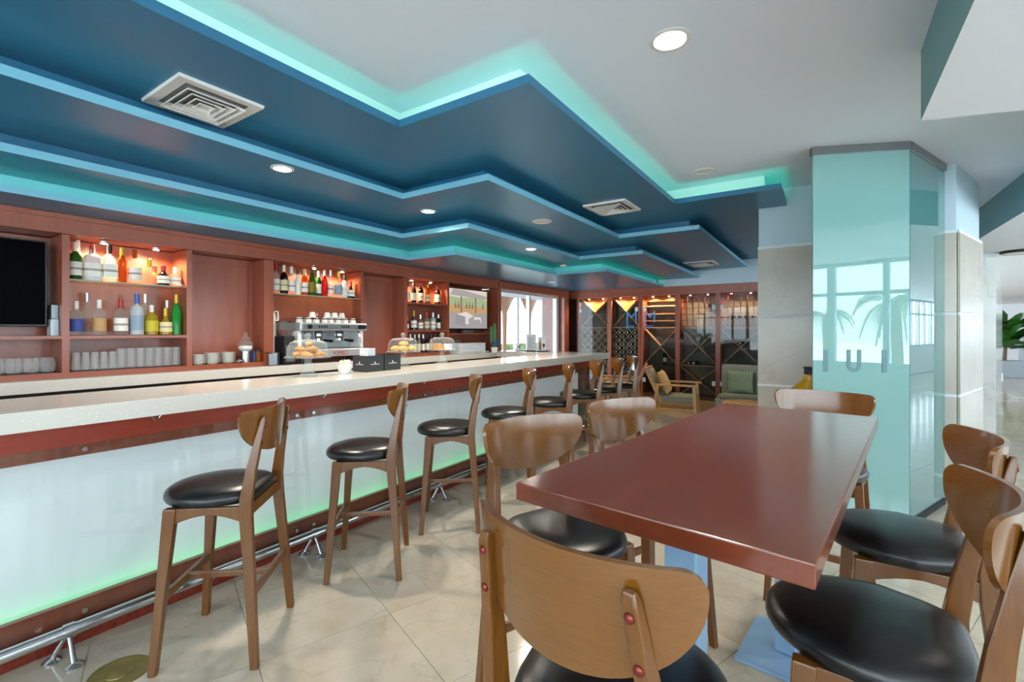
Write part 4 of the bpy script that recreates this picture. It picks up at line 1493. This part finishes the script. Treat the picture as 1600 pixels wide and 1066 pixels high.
for sx in (-.17, .13):
    for sy in (-.38, .38):
        MB().lathe([(.02, 0), (.018, .06)], 12, (sx, sy, 0)).build('foot', 'black', em, smooth=True)
MB().tube([(-.19, -.41, .45), (.15, -.41, .45), (.15, .41, .45), (-.19, .41, .45)], .005, 8).build('cup_rail', 'chrome', em)
text('lettering', 'KIMBO', .06, 'red_letters', em, (.161, -.02, .078), (PI / 2, 0, PI / 2), .001)
cup = MB().lathe([(.001, .055), (.022, .055), (.024, .05), (.033, .02), (.036, 0), (.034, 0), (.031, .02), (.021, .05), (.001, .051)], 16, caps=False)
cupm = cup.mesh('cup', 'ceramic', smooth=True)
hm = MB().tube([(.03, 0, .015), (.05, 0, .018), (.05, 0, .038), (.028, 0, .042)], .004, 6).mesh('handle', 'ceramic', smooth=True)
for i, (dx, y, dz) in enumerate([(.05, -.36, 0), (.06, -.26, 0), (.05, -.16, 0), (.06, -.06, 0), (.05, .03, 0), (.06, .12, 0), (.05, .22, 0), (.06, .32, 0), (-.05, -.2, 0),
                                 (-.05, -.1, 0), (-.05, .08, 0), (-.05, .18, 0), (-.05, .28, 0), (.055, .075, .057), (.055, .17, .057), (.055, -.21, .057), (.055, -.025, .057)]):
    c = tag(place(cupm, 'coffee_cup', (-4.45 + dx, 3.065 + y * .93, ZK + .4105 + dz), (0, 0, i * 1.3)),
            'white coffee cup upside down ' + ('on top of other cups' if dz else ('in the rear row' if dx < 0 else 'in the front row')) + ' of the espresso machine', 'cup',
            'cups on the espresso machine' + ('' if not dz else ', upper layer'))
    place(hm, 'handle', (0, 0, 0), parent=c)
gr = thing('coffee_grinder', 'black coffee grinder with clear hopper beside the espresso machine', 'coffee grinder', (-4.41, 2.582, ZK))
MB().box(-.09, .09, -.055, .055, 0, .28).build('body', 'black_soft', gr, bevel=.015)
MB().box(.09, .1, -.045, .045, .03, .19).build('front_plate', 'grey_metal', gr)
MB().lathe([(.04, .28), (.075, .37), (.078, .41)], 20, caps=False).build('hopper', 'dome_glass', gr, smooth=True)
MB().lathe([(.04, .285), (.06, .335), (.001, .34)], 16).build('beans', 'cherry_dark', gr, smooth=True)
MB().lathe([(.08, .41), (.08, .422), (.001, .424)], 20).build('lid', 'black', gr, smooth=True)
jg = thing('syrup_jug', 'white plastic jug with handle behind the coffee grinder', 'jug', (-4.545, 2.525, ZK))
MB().lathe([(.001, 0), (.045, .002), (.045, .45), (.035, .5), (.018, .52), (.018, .56), (.001, .561)], 18).build('body', 'ceramic', jg, smooth=True)
MB().tube([(.02, .02, .52), (.02, .055, .52), (.02, .058, .45), (.02, .045, .42)], .008, 8).build('handle', 'ceramic', jg, smooth=True)
kb = thing('knock_box', 'stainless steel knock box below the coffee grinder', 'container', (-4.343, 2.44, ZK))
MB().lathe([(.04, 0), (.05, .01), (.053, .12), (.05, .12), (.046, .015), (.001, .012)], 4, caps=False, sq=8).build('pan', 'grey_metal', kb)
for sy in (-1, 1):
    MB().box(-.055, .055, .054 * sy - .004, .054 * sy + .004, .115, .122).build('rim', 'black', kb)

# ------------------------------------------------------------------ things on the bar
ZB = 1.1005


def cake_stand(x, y, label, kind, r=.125):
    t = thing('cake_stand', label, 'cake stand', (x, y, ZB))
    MB().lathe([(.065, 0), (.065, .004), (.052, .014), (.03, .055), (.022, .105), (.03, .123), (.045, .125), (.001, .125)], 28).build('foot', 'stand_glass', t, smooth=True)
    MB().lathe([(.001, .125), (r + .014, .128), (r + .018, .136), (.001, .136)], 36).build('plate', 'stand_glass', t, smooth=True)
    d = MB().lathe([(r - .003, .137), (r - .006, .2), (r - .022, .236), (r * .6, .252), (.016, .258), (.001, .2585)], 32, caps=False).build('dome', 'dome_glass', t, smooth=True)
    MB().lathe([(.008, .258), (.012, .266), (.021, .278), (.021, .29), (.012, .3), (.001, .302)], 18).build('knob', 'stand_glass', d, smooth=True)
    return t


def blob(sx, sy, sz, seed, n=14):
    rnd = random.Random(seed)
    ph = [rnd.uniform(0, 6) for _ in range(4)]
    m = MB()
    rings = []
    for i in range(9):
        f_ = PI * (i + .02) / 8.04
        rr, zz = math.sin(f_), -math.cos(f_)
        rings.append([(sx * rr * math.cos(a) * (1 + .12 * math.sin(3 * a + ph[0])), sy * rr * math.sin(a) * (1 + .1 * math.sin(2 * a + ph[1])), sz * (zz + 1) * (1 + .08 * math.sin(2 * a + ph[2])))
                      for a in [2 * PI * k / n for k in range(n)]])
    m.loft(rings)
    return m


cake_stand(-3.06, 1.965, 'glass cake stand with domed lid full of croissants', 'croissant', .14)
cro = blob(.05, .025, .018, 1).mesh('croissant', 'pastry', smooth=True)
for i, (dx, dy, dz, a) in enumerate([(.055, -.05, 0, .3), (.066, .048, 0, 1.5), (-.015, -.08, 0, 2.4), (-.068, 0, 0, 1.3), (-.02, .07, 0, 2.7), (.01, 0, 0, .1),
                                     (.05, 0, .037, 1.6), (-.025, -.045, .037, .2), (-.02, .045, .037, 0), (.01, 0, .07, 2.4)]):
    tag(place(cro, 'croissant', (-3.06 + dx, 1.965 + dy, ZB + .1365 + dz), (0, 0, a)), 'golden croissant piled under a glass dome', 'croissant', 'croissants under the dome')
cake_stand(-3.13, 2.93, 'glass cake stand with domed lid holding large rolls', 'roll', .135)
rol = blob(.05, .034, .024, 4).mesh('bread_roll', 'bread', smooth=True)
for i, (dx, dy, dz, a) in enumerate([(.05, -.05, 0, 1.4), (.055, .05, 0, 1.8), (-.04, -.05, 0, .4), (-.04, .05, 0, 2.4), (.005, 0, .04, 1.5)]):
    tag(place(rol, 'bread_roll', (-3.13 + dx, 2.93 + dy, ZB + .1365 + dz), (0, 0, a)), 'golden bread roll under a glass dome', 'bread roll', 'rolls under the dome')
cake_stand(-3.13, 3.44, 'glass cake stand with domed lid holding a cut cake', 'cake', .13)
ck = MB()
ck.prism([(0, 0)] + [(.06 * math.cos(a), .06 * math.sin(a)) for a in [R(20 + 30 * i) for i in range(9)]], 0, .05)
tag(place(ck.mesh('cake', 'pastry'), 'cut_cake', (-3.15, 3.40, ZB + .1365)), 'cut round cake under a glass dome', 'cake')
tag(place(MB().prism([(.0, -.03), (.05, -.02), (.05, .04), (0, .05)], 0, .055).mesh('cake_slice', 'paper'), 'cake_slice', (-3.12, 3.48, ZB + .1365)), 'white cake slice under a glass dome', 'cake')
bw = thing('sugar_bowl', 'white scalloped bowl heaped with sweetener packets', 'bowl', (-2.98, 2.21, ZB))
MB().lathe([(.001, .001), (.03, 0), (.036, .006), (.052, .04), (.056, .065), (.052, .066), (.047, .04), (.03, .012), (.001, .01)], 24, caps=False).build('bowl', 'ceramic', bw, smooth=True)
rnd = random.Random(2)
for i in range(10):
    o = MB().box(-.02, .02, -.001, .001, -.02, .02).build('packet', 'pale_label' if i % 2 else 'cream_label', bw)
    a = rnd.uniform(0, 6.28)
    o.location = (.024 * math.cos(a), .024 * math.sin(a), .068 + rnd.uniform(-.004, .018))
    o.rotation_euler = (rnd.uniform(-.6, .6), rnd.uniform(-.5, .5), rnd.uniform(0, 3))
for k, (y, nm) in enumerate(((2.46, 'sugar bowl'), (2.64, 'rolls'))):
    nb = thing('napkin_caddy', 'black napkin box with white emblem nearer the ' + nm, 'napkin holder', (-3.02, y, ZB))
    MB().box(-.08, .08, -.085, .085, 0, .012).box(-.08, .08, -.085, -.08, .012, .125).box(-.08, .08, .08, .085, .012, .125).box(-.08, -.075, -.08, .08, .012, .125)\
        .box(.075, .08, -.08, .08, .012, .125).build('box', 'charcoal', nb)
    for fx, rot in ((0, 0), (1, 1)):
        em_ = MB()
        em_.add([(-.045, 0, 0), (.045, 0, 0), (.04, 0, .005), (-.04, 0, .005)], [(0, 1, 2, 3)])
        em_.add([(.006 * math.cos(i * PI / 5), 0, .016 + .009 * math.sin(i * PI / 5)) for i in range(10)], [tuple(range(10))])
        o = em_.build('emblem', 'paper', nb, label='white printed emblem')
        if rot:
            o.location = (.0805, 0, .055)
            o.rotation_euler.z = PI / 2
        else:
            o.location = (0, -.0855, .055)
    if k == 0:
        st = MB()
        for i in range(9):
            st.box(-.05 + .011 * i, -.042 + .011 * i, -.045, .03, .013, .175 + .008 * math.sin(i))
        st.build('napkins', 'paper', nb)
    else:
        MB().box(-.05, .05, -.05, .05, .013, .115).build('coffee_sachets', 'cellar_dark', nb)
ml = thing('milk_pitcher', 'small chrome milk pitcher beside the black napkin boxes', 'pitcher', (-3.16, 2.57, ZB))
MB().lathe([(.001, 0), (.036, .001), (.036, .08), (.03, .13), (.033, .15), (.03, .15), (.027, .13), (.033, .08), (.001, .006)], 20, caps=False).build('body', 'chrome', ml, smooth=True)
MB().tube([(0, .03, .135), (0, .06, .12), (0, .062, .05), (0, .036, .03)], .005, 8).build('handle', 'chrome', ml, smooth=True)
# stack of linen on the rear counter
for i in range(11):
    rr = random.Random(i)
    d = rr.uniform(-.012, .012)
    tag(MB().box(-4.56 + d, -4.29 + d, 5.07 + d, 5.68 - d, ZK + .0005 + .0135 * i, ZK + .013 + .0135 * i).build('folded_cloth', 'paper', bevel=.005),
        'folded white tablecloth in the stack on the rear counter', 'cloth', 'stack of white cloths')
cp = thing('potted_cactus', 'tall cactus in a small pot with blue flowers beside the white cloths', 'plant', (-4.2, 5.78, ZK))
MB().lathe([(.045, 0), (.055, .08), (.05, .08), (.001, .075)], 18).build('pot', 'ceramic', cp, smooth=True)
MB().tube([(0, 0, .07), (0, 0, .36), (0, .005, .44)], [.035, .035, .015], 12).tube([(0, -.03, .12), (0, -.075, .16), (0, -.078, .36), (0, -.075, .4)], [.022, .024, .022, .01], 10)\
    .build('stem', 'cactus', cp, smooth=True)
fo = MB()
for i in range(16):
    a = i * 2.4
    b0 = Vector((.03, -.02, .12))
    e = b0 + Vector((.05 * math.cos(a) + .02, .09 * math.sin(a), .03 + .03 * math.sin(i)))
    fo.bar(b0, e, .02, .006)
fo.build('blue_flowers', 'blue', cp)
for i in range(5):
    a = -1.2 + .5 * i
    MB().bar((0, .03, .08), (.03 * math.cos(a), .05 + .09 * abs(math.cos(a * .7)), .16 + .03 * i), .012, .004).build('leaf', 'cactus', cp)
tr = tag(MB().box(-3.98, -3.6, 6.2, 6.42, ZB, ZB + .012).build('serving_tray', 'black', bevel=.003), 'flat black tray at the corner of the bar return', 'tray')
sh = thing('menu_stand', 'clear stand with white printed menu sheet on the black tray', 'menu', (-3.87, 6.32, ZB + .0125))
o = MB().box(-.085, .085, -.002, .002, 0, .25).build('sheet', 'paper', sh, bevel=0)
for i in range(9):
    MB().box(-.06, .06 - .03 * (i % 3), -.0026, -.002, .04 + .02 * i, .046 + .02 * i).build('print_line', 'paper_print', o)
MB().box(-.09, .09, -.03, .03, -.0, .004).build('foot', 'dome_glass', sh)
ws = thing('wine_card', 'small card printed with a wine bottle and glass on the black tray', 'sign', (-3.68, 6.32, ZB + .0125))
o = MB().box(-.075, .075, -.003, .003, 0, .21).build('card', 'paper', ws)
bp = [(-.045, .01), (-.012, .01), (-.012, .11), (-.02, .13), (-.023, .19), (-.034, .19), (-.037, .13), (-.045, .11)]
MB().add([(x, -.0036, z) for x, z in bp], [tuple(range(8))]).build('printed_bottle', 'cherry', o)
gp = [(.025, .01), (.045, .01), (.038, .016), (.038, .05), (.055, .065), (.057, .105), (.013, .105), (.015, .065), (.032, .05), (.032, .016)]
MB().add([(x, -.0036, z) for x, z in gp], [tuple(range(10))]).build('printed_glass', 'cherry_dark', o)
pt = thing('small_planter', 'tiny dark plant in a white pot beside the black tray', 'plant', (-4.1, 6.3, ZB))
MB().box(-.04, .04, -.03, .03, 0, .05).build('pot', 'ceramic', pt, bevel=.004)
lf = MB()
for i in range(9):
    a = i * .7
    lf.bar((0, 0, .05), (.07 * math.cos(a), .05 * math.sin(a), .09 + .04 * math.sin(i * 1.7)), .014, .004, w2=.004)
lf.build('leaves', 'green_leaf', pt)

# ------------------------------------------------------------------ ceiling fittings
def vent(x, y, z, sx, sy, label):
    t = thing('air_vent', label, 'air vent', (x, y, z))

    def ring(a, b, za, a2, b2, zb, nm, m='vent_white'):
        v = [(-a, -b, za), (a, -b, za), (a, b, za), (-a, b, za), (-a2, -b2, zb), (a2, -b2, zb), (a2, b2, zb), (-a2, b2, zb)]
        mb = MB().add(v, [(0, 1, 5, 4), (1, 2, 6, 5), (2, 3, 7, 6), (3, 0, 4, 7)])
        o = mb.build(nm, m, t)
        md = o.modifiers.new('solid', 'SOLIDIFY')
        md.thickness = .004
        return o
    ring(sx, sy, -.0005, sx * .985, sy * .985, -.012, 'frame')
    ring(sx * .985, sy * .985, -.012, sx * .74, sy * .74, -.006, 'frame')
    for k in range(4):
        s_ = .70 - .17 * k
        ring(sx * s_, sy * s_, -.03, sx * (s_ - .13), sy * (s_ - .13), -.008, 'louvre')
    MB().box(-sx * .73, sx * .73, -sy * .73, sy * .73, -.003, -.001).build('duct', 'duct_grey', t)
    MB().box(-sx * .1, sx * .1, -sy * .1, sy * .1, -.026, -.02).build('centre_plate', 'vent_white', t)
    return t


vent(-2.72, 1.15, 2.62, .225, .2, 'rectangular white air vent nearest the black television side of the blue ceiling')
vent(-1.735, 4.33, 2.62, .21, .22, 'square white air vent on the highest blue ceiling step')
vent(-1.66, 7.85, 2.49, .22, .24, 'white air vent on the second step close to the wine cabinets')


def downlight(x, y, z, label, lit=True, energy=90, r=.05, strength='lamp_white'):
    t = thing('downlight', label, 'ceiling light', (x, y, z))
    MB().lathe([(r + .022, 0), (r + .022, -.004), (r + .004, -.008), (r, -.002)], 28, caps=False).build('trim_ring', 'vent_white', t, smooth=True)
    MB().lathe([(r + .004, -.0035), (.001, -.004)], 24).build('lens', strength if lit else 'vent_white', t)
    if lit:
        spot('downlight_lamp', (x, y, z - .02), energy, 150, (1, .9, .76), .05)
    return t


downlight(-2.98, 1.73, 2.49, 'lit downlight on the second blue step close to the black television')
downlight(-2.965, 3.075, 2.49, 'lit downlight at the inner corner of the second blue step')
downlight(-2.825, 4.6, 2.36, 'lit downlight on the third blue step')
downlight(-.615, 2.25, 2.79, 'round lit downlight in the high pale ceiling above the red table', r=.07, energy=60)
downlight(-2.32, 3.98, 2.49, 'round unlit white cover on the second blue step', lit=False, r=.075)
downlight(-3.81, 6.87, 2.23, 'small unlit white cover on the lowest step by the garden door', lit=False, r=.05)
downlight(-.88, 4.26, 2.79, 'flush unlit ceiling cover in the high pale ceiling near the column', lit=False, r=.06)
for x, y, z, nm in ((-3.12, 5.96, 2.36, 'on the third step above the cyan corner'),):
    t = thing('smoke_detector', 'round white smoke detector ' + nm, 'smoke detector', (x, y, z))
    MB().lathe([(.03, 0), (.05, -.006), (.05, -.02), (.03, -.035), (.001, -.038)], 22).build('body', 'vent_white', t, smooth=True)
lamp = thing('ceiling_lamp', 'flush round lobby ceiling lamp with dark rim', 'ceiling light', (2.05, 8.66, ZL))
MB().lathe([(.18, 0), (.18, -.03), (.165, -.035), (.165, -.002)], 32, caps=False).build('rim', 'black_soft', lamp, smooth=True)
MB().lathe([(.165, -.03), (.1, -.045), (.001, -.05)], 28).build('diffuser', 'ceramic', lamp, smooth=True)

# ------------------------------------------------------------------ lounge corner by the wine cabinets
def lounge_chair(x, y, deg, label, cushion):
    """easy chair with wooden frame; faces local +x"""
    t = thing('lounge_chair', label, 'armchair', (x, y, 0), R(deg))
    for sy in (-.3, .3):
        MB().bar((.3, sy, 0), (.27, sy, .56), .035, .045).build('leg', 'light_wood', t, bevel=.004)
        MB().bar((-.36, sy, 0), (-.26, sy, .56), .035, .045).build('leg', 'light_wood', t, bevel=.004)
        MB().bar((-.3, sy, .575), (.34, sy, .575), .06, .03).build('armrest', 'light_wood', t, bevel=.006)
        MB().bar((-.22, sy * .86, .3), (-.46, sy * .86, .82), .03, .04).build('back_post', 'light_wood', t, bevel=.004)
        MB().bar((-.28, sy, .2), (.28, sy, .2), .025, .035).build('stretcher', 'light_wood', t, bevel=.003)
    MB().bar((.27, -.3, .3), (.27, .3, .3), .03, .05).build('rail', 'light_wood', t)
    MB().bar((-.45, -.3, .81), (-.45, .3, .81), .03, .05).build('rail', 'light_wood', t, bevel=.004)
    MB().box(-.26, .28, -.27, .27, .3, .4).build('seat', 'wicker_green', t, bevel=.02, label='woven grey green seat')
    m = MB()
    m.bar((-.235, 0, .36), (-.43, 0, .79), .52, .035)
    m.build('backrest', 'wicker_grey', t, bevel=.006, label='woven grey backrest')
    return t


def pillow(w_, h_, t_, n=12):
    m = MB()
    vs_, fs_ = [], []
    for sd in (-1, 1):
        for i in range(n + 1):
            for j in range(n + 1):
                a, b = -1 + 2 * i / n, -1 + 2 * j / n
                th = t_ * ((1 - a ** 4) * (1 - b ** 4)) ** .45
                pin = 1 - .07 * (1 - abs(a * b))
                vs_.append((w_ * a * pin, sd * th, h_ * (1 + b * pin)))
    k = (n + 1) ** 2
    for i in range(n):
        for j in range(n):
            q = [i * (n + 1) + j, (i + 1) * (n + 1) + j, (i + 1) * (n + 1) + j + 1, i * (n + 1) + j + 1]
            fs_.append(tuple(q))
            fs_.append(tuple(k + x for x in reversed(q)))
    m.add(vs_, fs_)
    return m


lounge_chair(-2.0, 7.75, 8, 'wooden lounge chair with tan pillow facing the round side table', True)
pw = tag(pillow(.24, .19, .06).build('throw_pillow', 'tan_cushion', smooth=True), 'tan pillow leaning on the wooden lounge chair back', 'pillow')
pw.location = (-2.12, 7.73, .42)
pw.rotation_euler = (-.42, 0, R(98))
lounge_chair(-3.1, 8.12, 196, 'wooden lounge chair with woven back turned to the room', False)
sf = thing('wicker_sofa', 'grey wicker sofa in front of the wine cabinets', 'sofa', (-.85, 8.25, 0))
MB().box(-.62, .9, -.36, .36, .1, .36).build('base', 'wicker_grey', sf, bevel=.02)
MB().box(-.62, .9, .2, .36, .362, .86).build('backrest', 'wicker_grey', sf, bevel=.03)
MB().box(-.58, .9, -.34, .19, .361, .42).build('seat_pad', 'wicker_green', sf, bevel=.02)
for x in (-.58, .86):
    for y in (-.32, .32):
        MB().lathe([(.02, 0), (.025, .1)], 10, (x, y, 0)).build('leg', 'cherry_dark', sf)
for i, (x, lb) in enumerate(((-1.16, 'sage green cushion on the wicker sofa nearer the wine cabinet post'), (-.77, 'sage green cushion on the wicker sofa nearer the stone column'))):
    c = tag(pillow(.19, .18, .06).build('sofa_cushion', 'sage', smooth=True), lb, 'cushion')
    c.location = (x, 8.31, .423)
    c.rotation_euler = (-.25, 0, .1 - .2 * i)
rt = thing('drum_table', 'round light wood drum table beside the lounge chair', 'side table', (-.98, 7.3, 0))
MB().lathe([(.24, 0), (.25, .02), (.25, .38), (.001, .381)], 30).build('body', 'light_wood', rt, smooth=True)
MB().lathe([(.27, .382), (.27, .41), (.25, .42), (.001, .42)], 30).build('top', 'light_wood', rt, smooth=True)

# ------------------------------------------------------------------ lobby
fp = thing('fiddle_leaf_fig', 'leafy fiddle leaf fig in a square grey planter in the lobby', 'plant', (4.55, 20.6, 0))
MB().box(-.42, .42, -.42, .42, 0, .5).build('planter', 'grey_door', fp, bevel=.02)
MB().tube([(0, 0, .45), (.03, .02, 1.0), (0, 0, 1.65)], [.05, .04, .03], 10).build('trunk', 'trunk', fp, smooth=True)
leaf = MB()
lp = [(0, 0), (.1, .1), (.13, .25), (.16, .42), (.1, .56), (0, .62)]
vs_ = [(x, y, .02 * math.sin(y * 5)) for x, y in lp] + [(-x, y, .02 * math.sin(y * 5)) for x, y in lp[1:-1]] + [(0, y, -.05 * math.sin(y * 5)) for y in (.1, .25, .42, .56)]
# ribs of quads from the midrib to each side
mid = [0, 10, 11, 12, 13, 5]
rgt = [0, 1, 2, 3, 4, 5]
lft = [0, 6, 7, 8, 9, 5]
fs = []
for i in range(5):
    for sd in (rgt, lft):
        q = [mid[i], sd[i], sd[i + 1], mid[i + 1]]
        q = list(dict.fromkeys(q))
        if len(q) > 2:
            fs.append(tuple(q))
leaf.add(vs_, fs)
lm = leaf.mesh('leaf', 'green_leaf', smooth=True)
rnd = random.Random(11)
for i in range(46):
    z = .95 + .85 * (i / 46)
    a = i * 2.4
    o = place(lm, 'leaf', (.1 * math.cos(a), .1 * math.sin(a), z - .1), (rnd.uniform(-.1, .9) * 1, rnd.uniform(-.3, .3), a - PI / 2), fp, (1.15, 1.15, 1.15))
ld = thing('lobby_cabinet', 'tall grey double door cabinet behind the fig plant', 'cabinet', (6.0, 21.6, 0))
MB().box(-.85, .85, -.25, .25, 0, 2.0).build('body', 'grey_door', ld, bevel=.01)
for s_ in (-1, 1):
    d = MB().box(min(.01 * s_, .83 * s_), max(.01 * s_, .83 * s_), -.275, -.252, .08, 1.96).build('door', 'grey_door', ld, bevel=.004)
    MB().box(.06 * s_ - .01, .06 * s_ + .01, -.3, -.276, .9, 1.15).build('handle', 'chrome', d)
ou = thing('wall_outlet', 'small steel outlet plate on the bright lobby wall', 'outlet', (0, 0, 0))
p0 = Vector((1.95, 9.2, 0)).lerp(Vector((3.5, 16, 0)), .8)
MB().box(-.01, .01, -.06, .06, .3, .48).build('plate', 'steel', ou, bevel=.003)
ou.location = (p0.x + .012, p0.y, 0)
ou.rotation_euler.z = math.atan2(-1.55, 6.8)
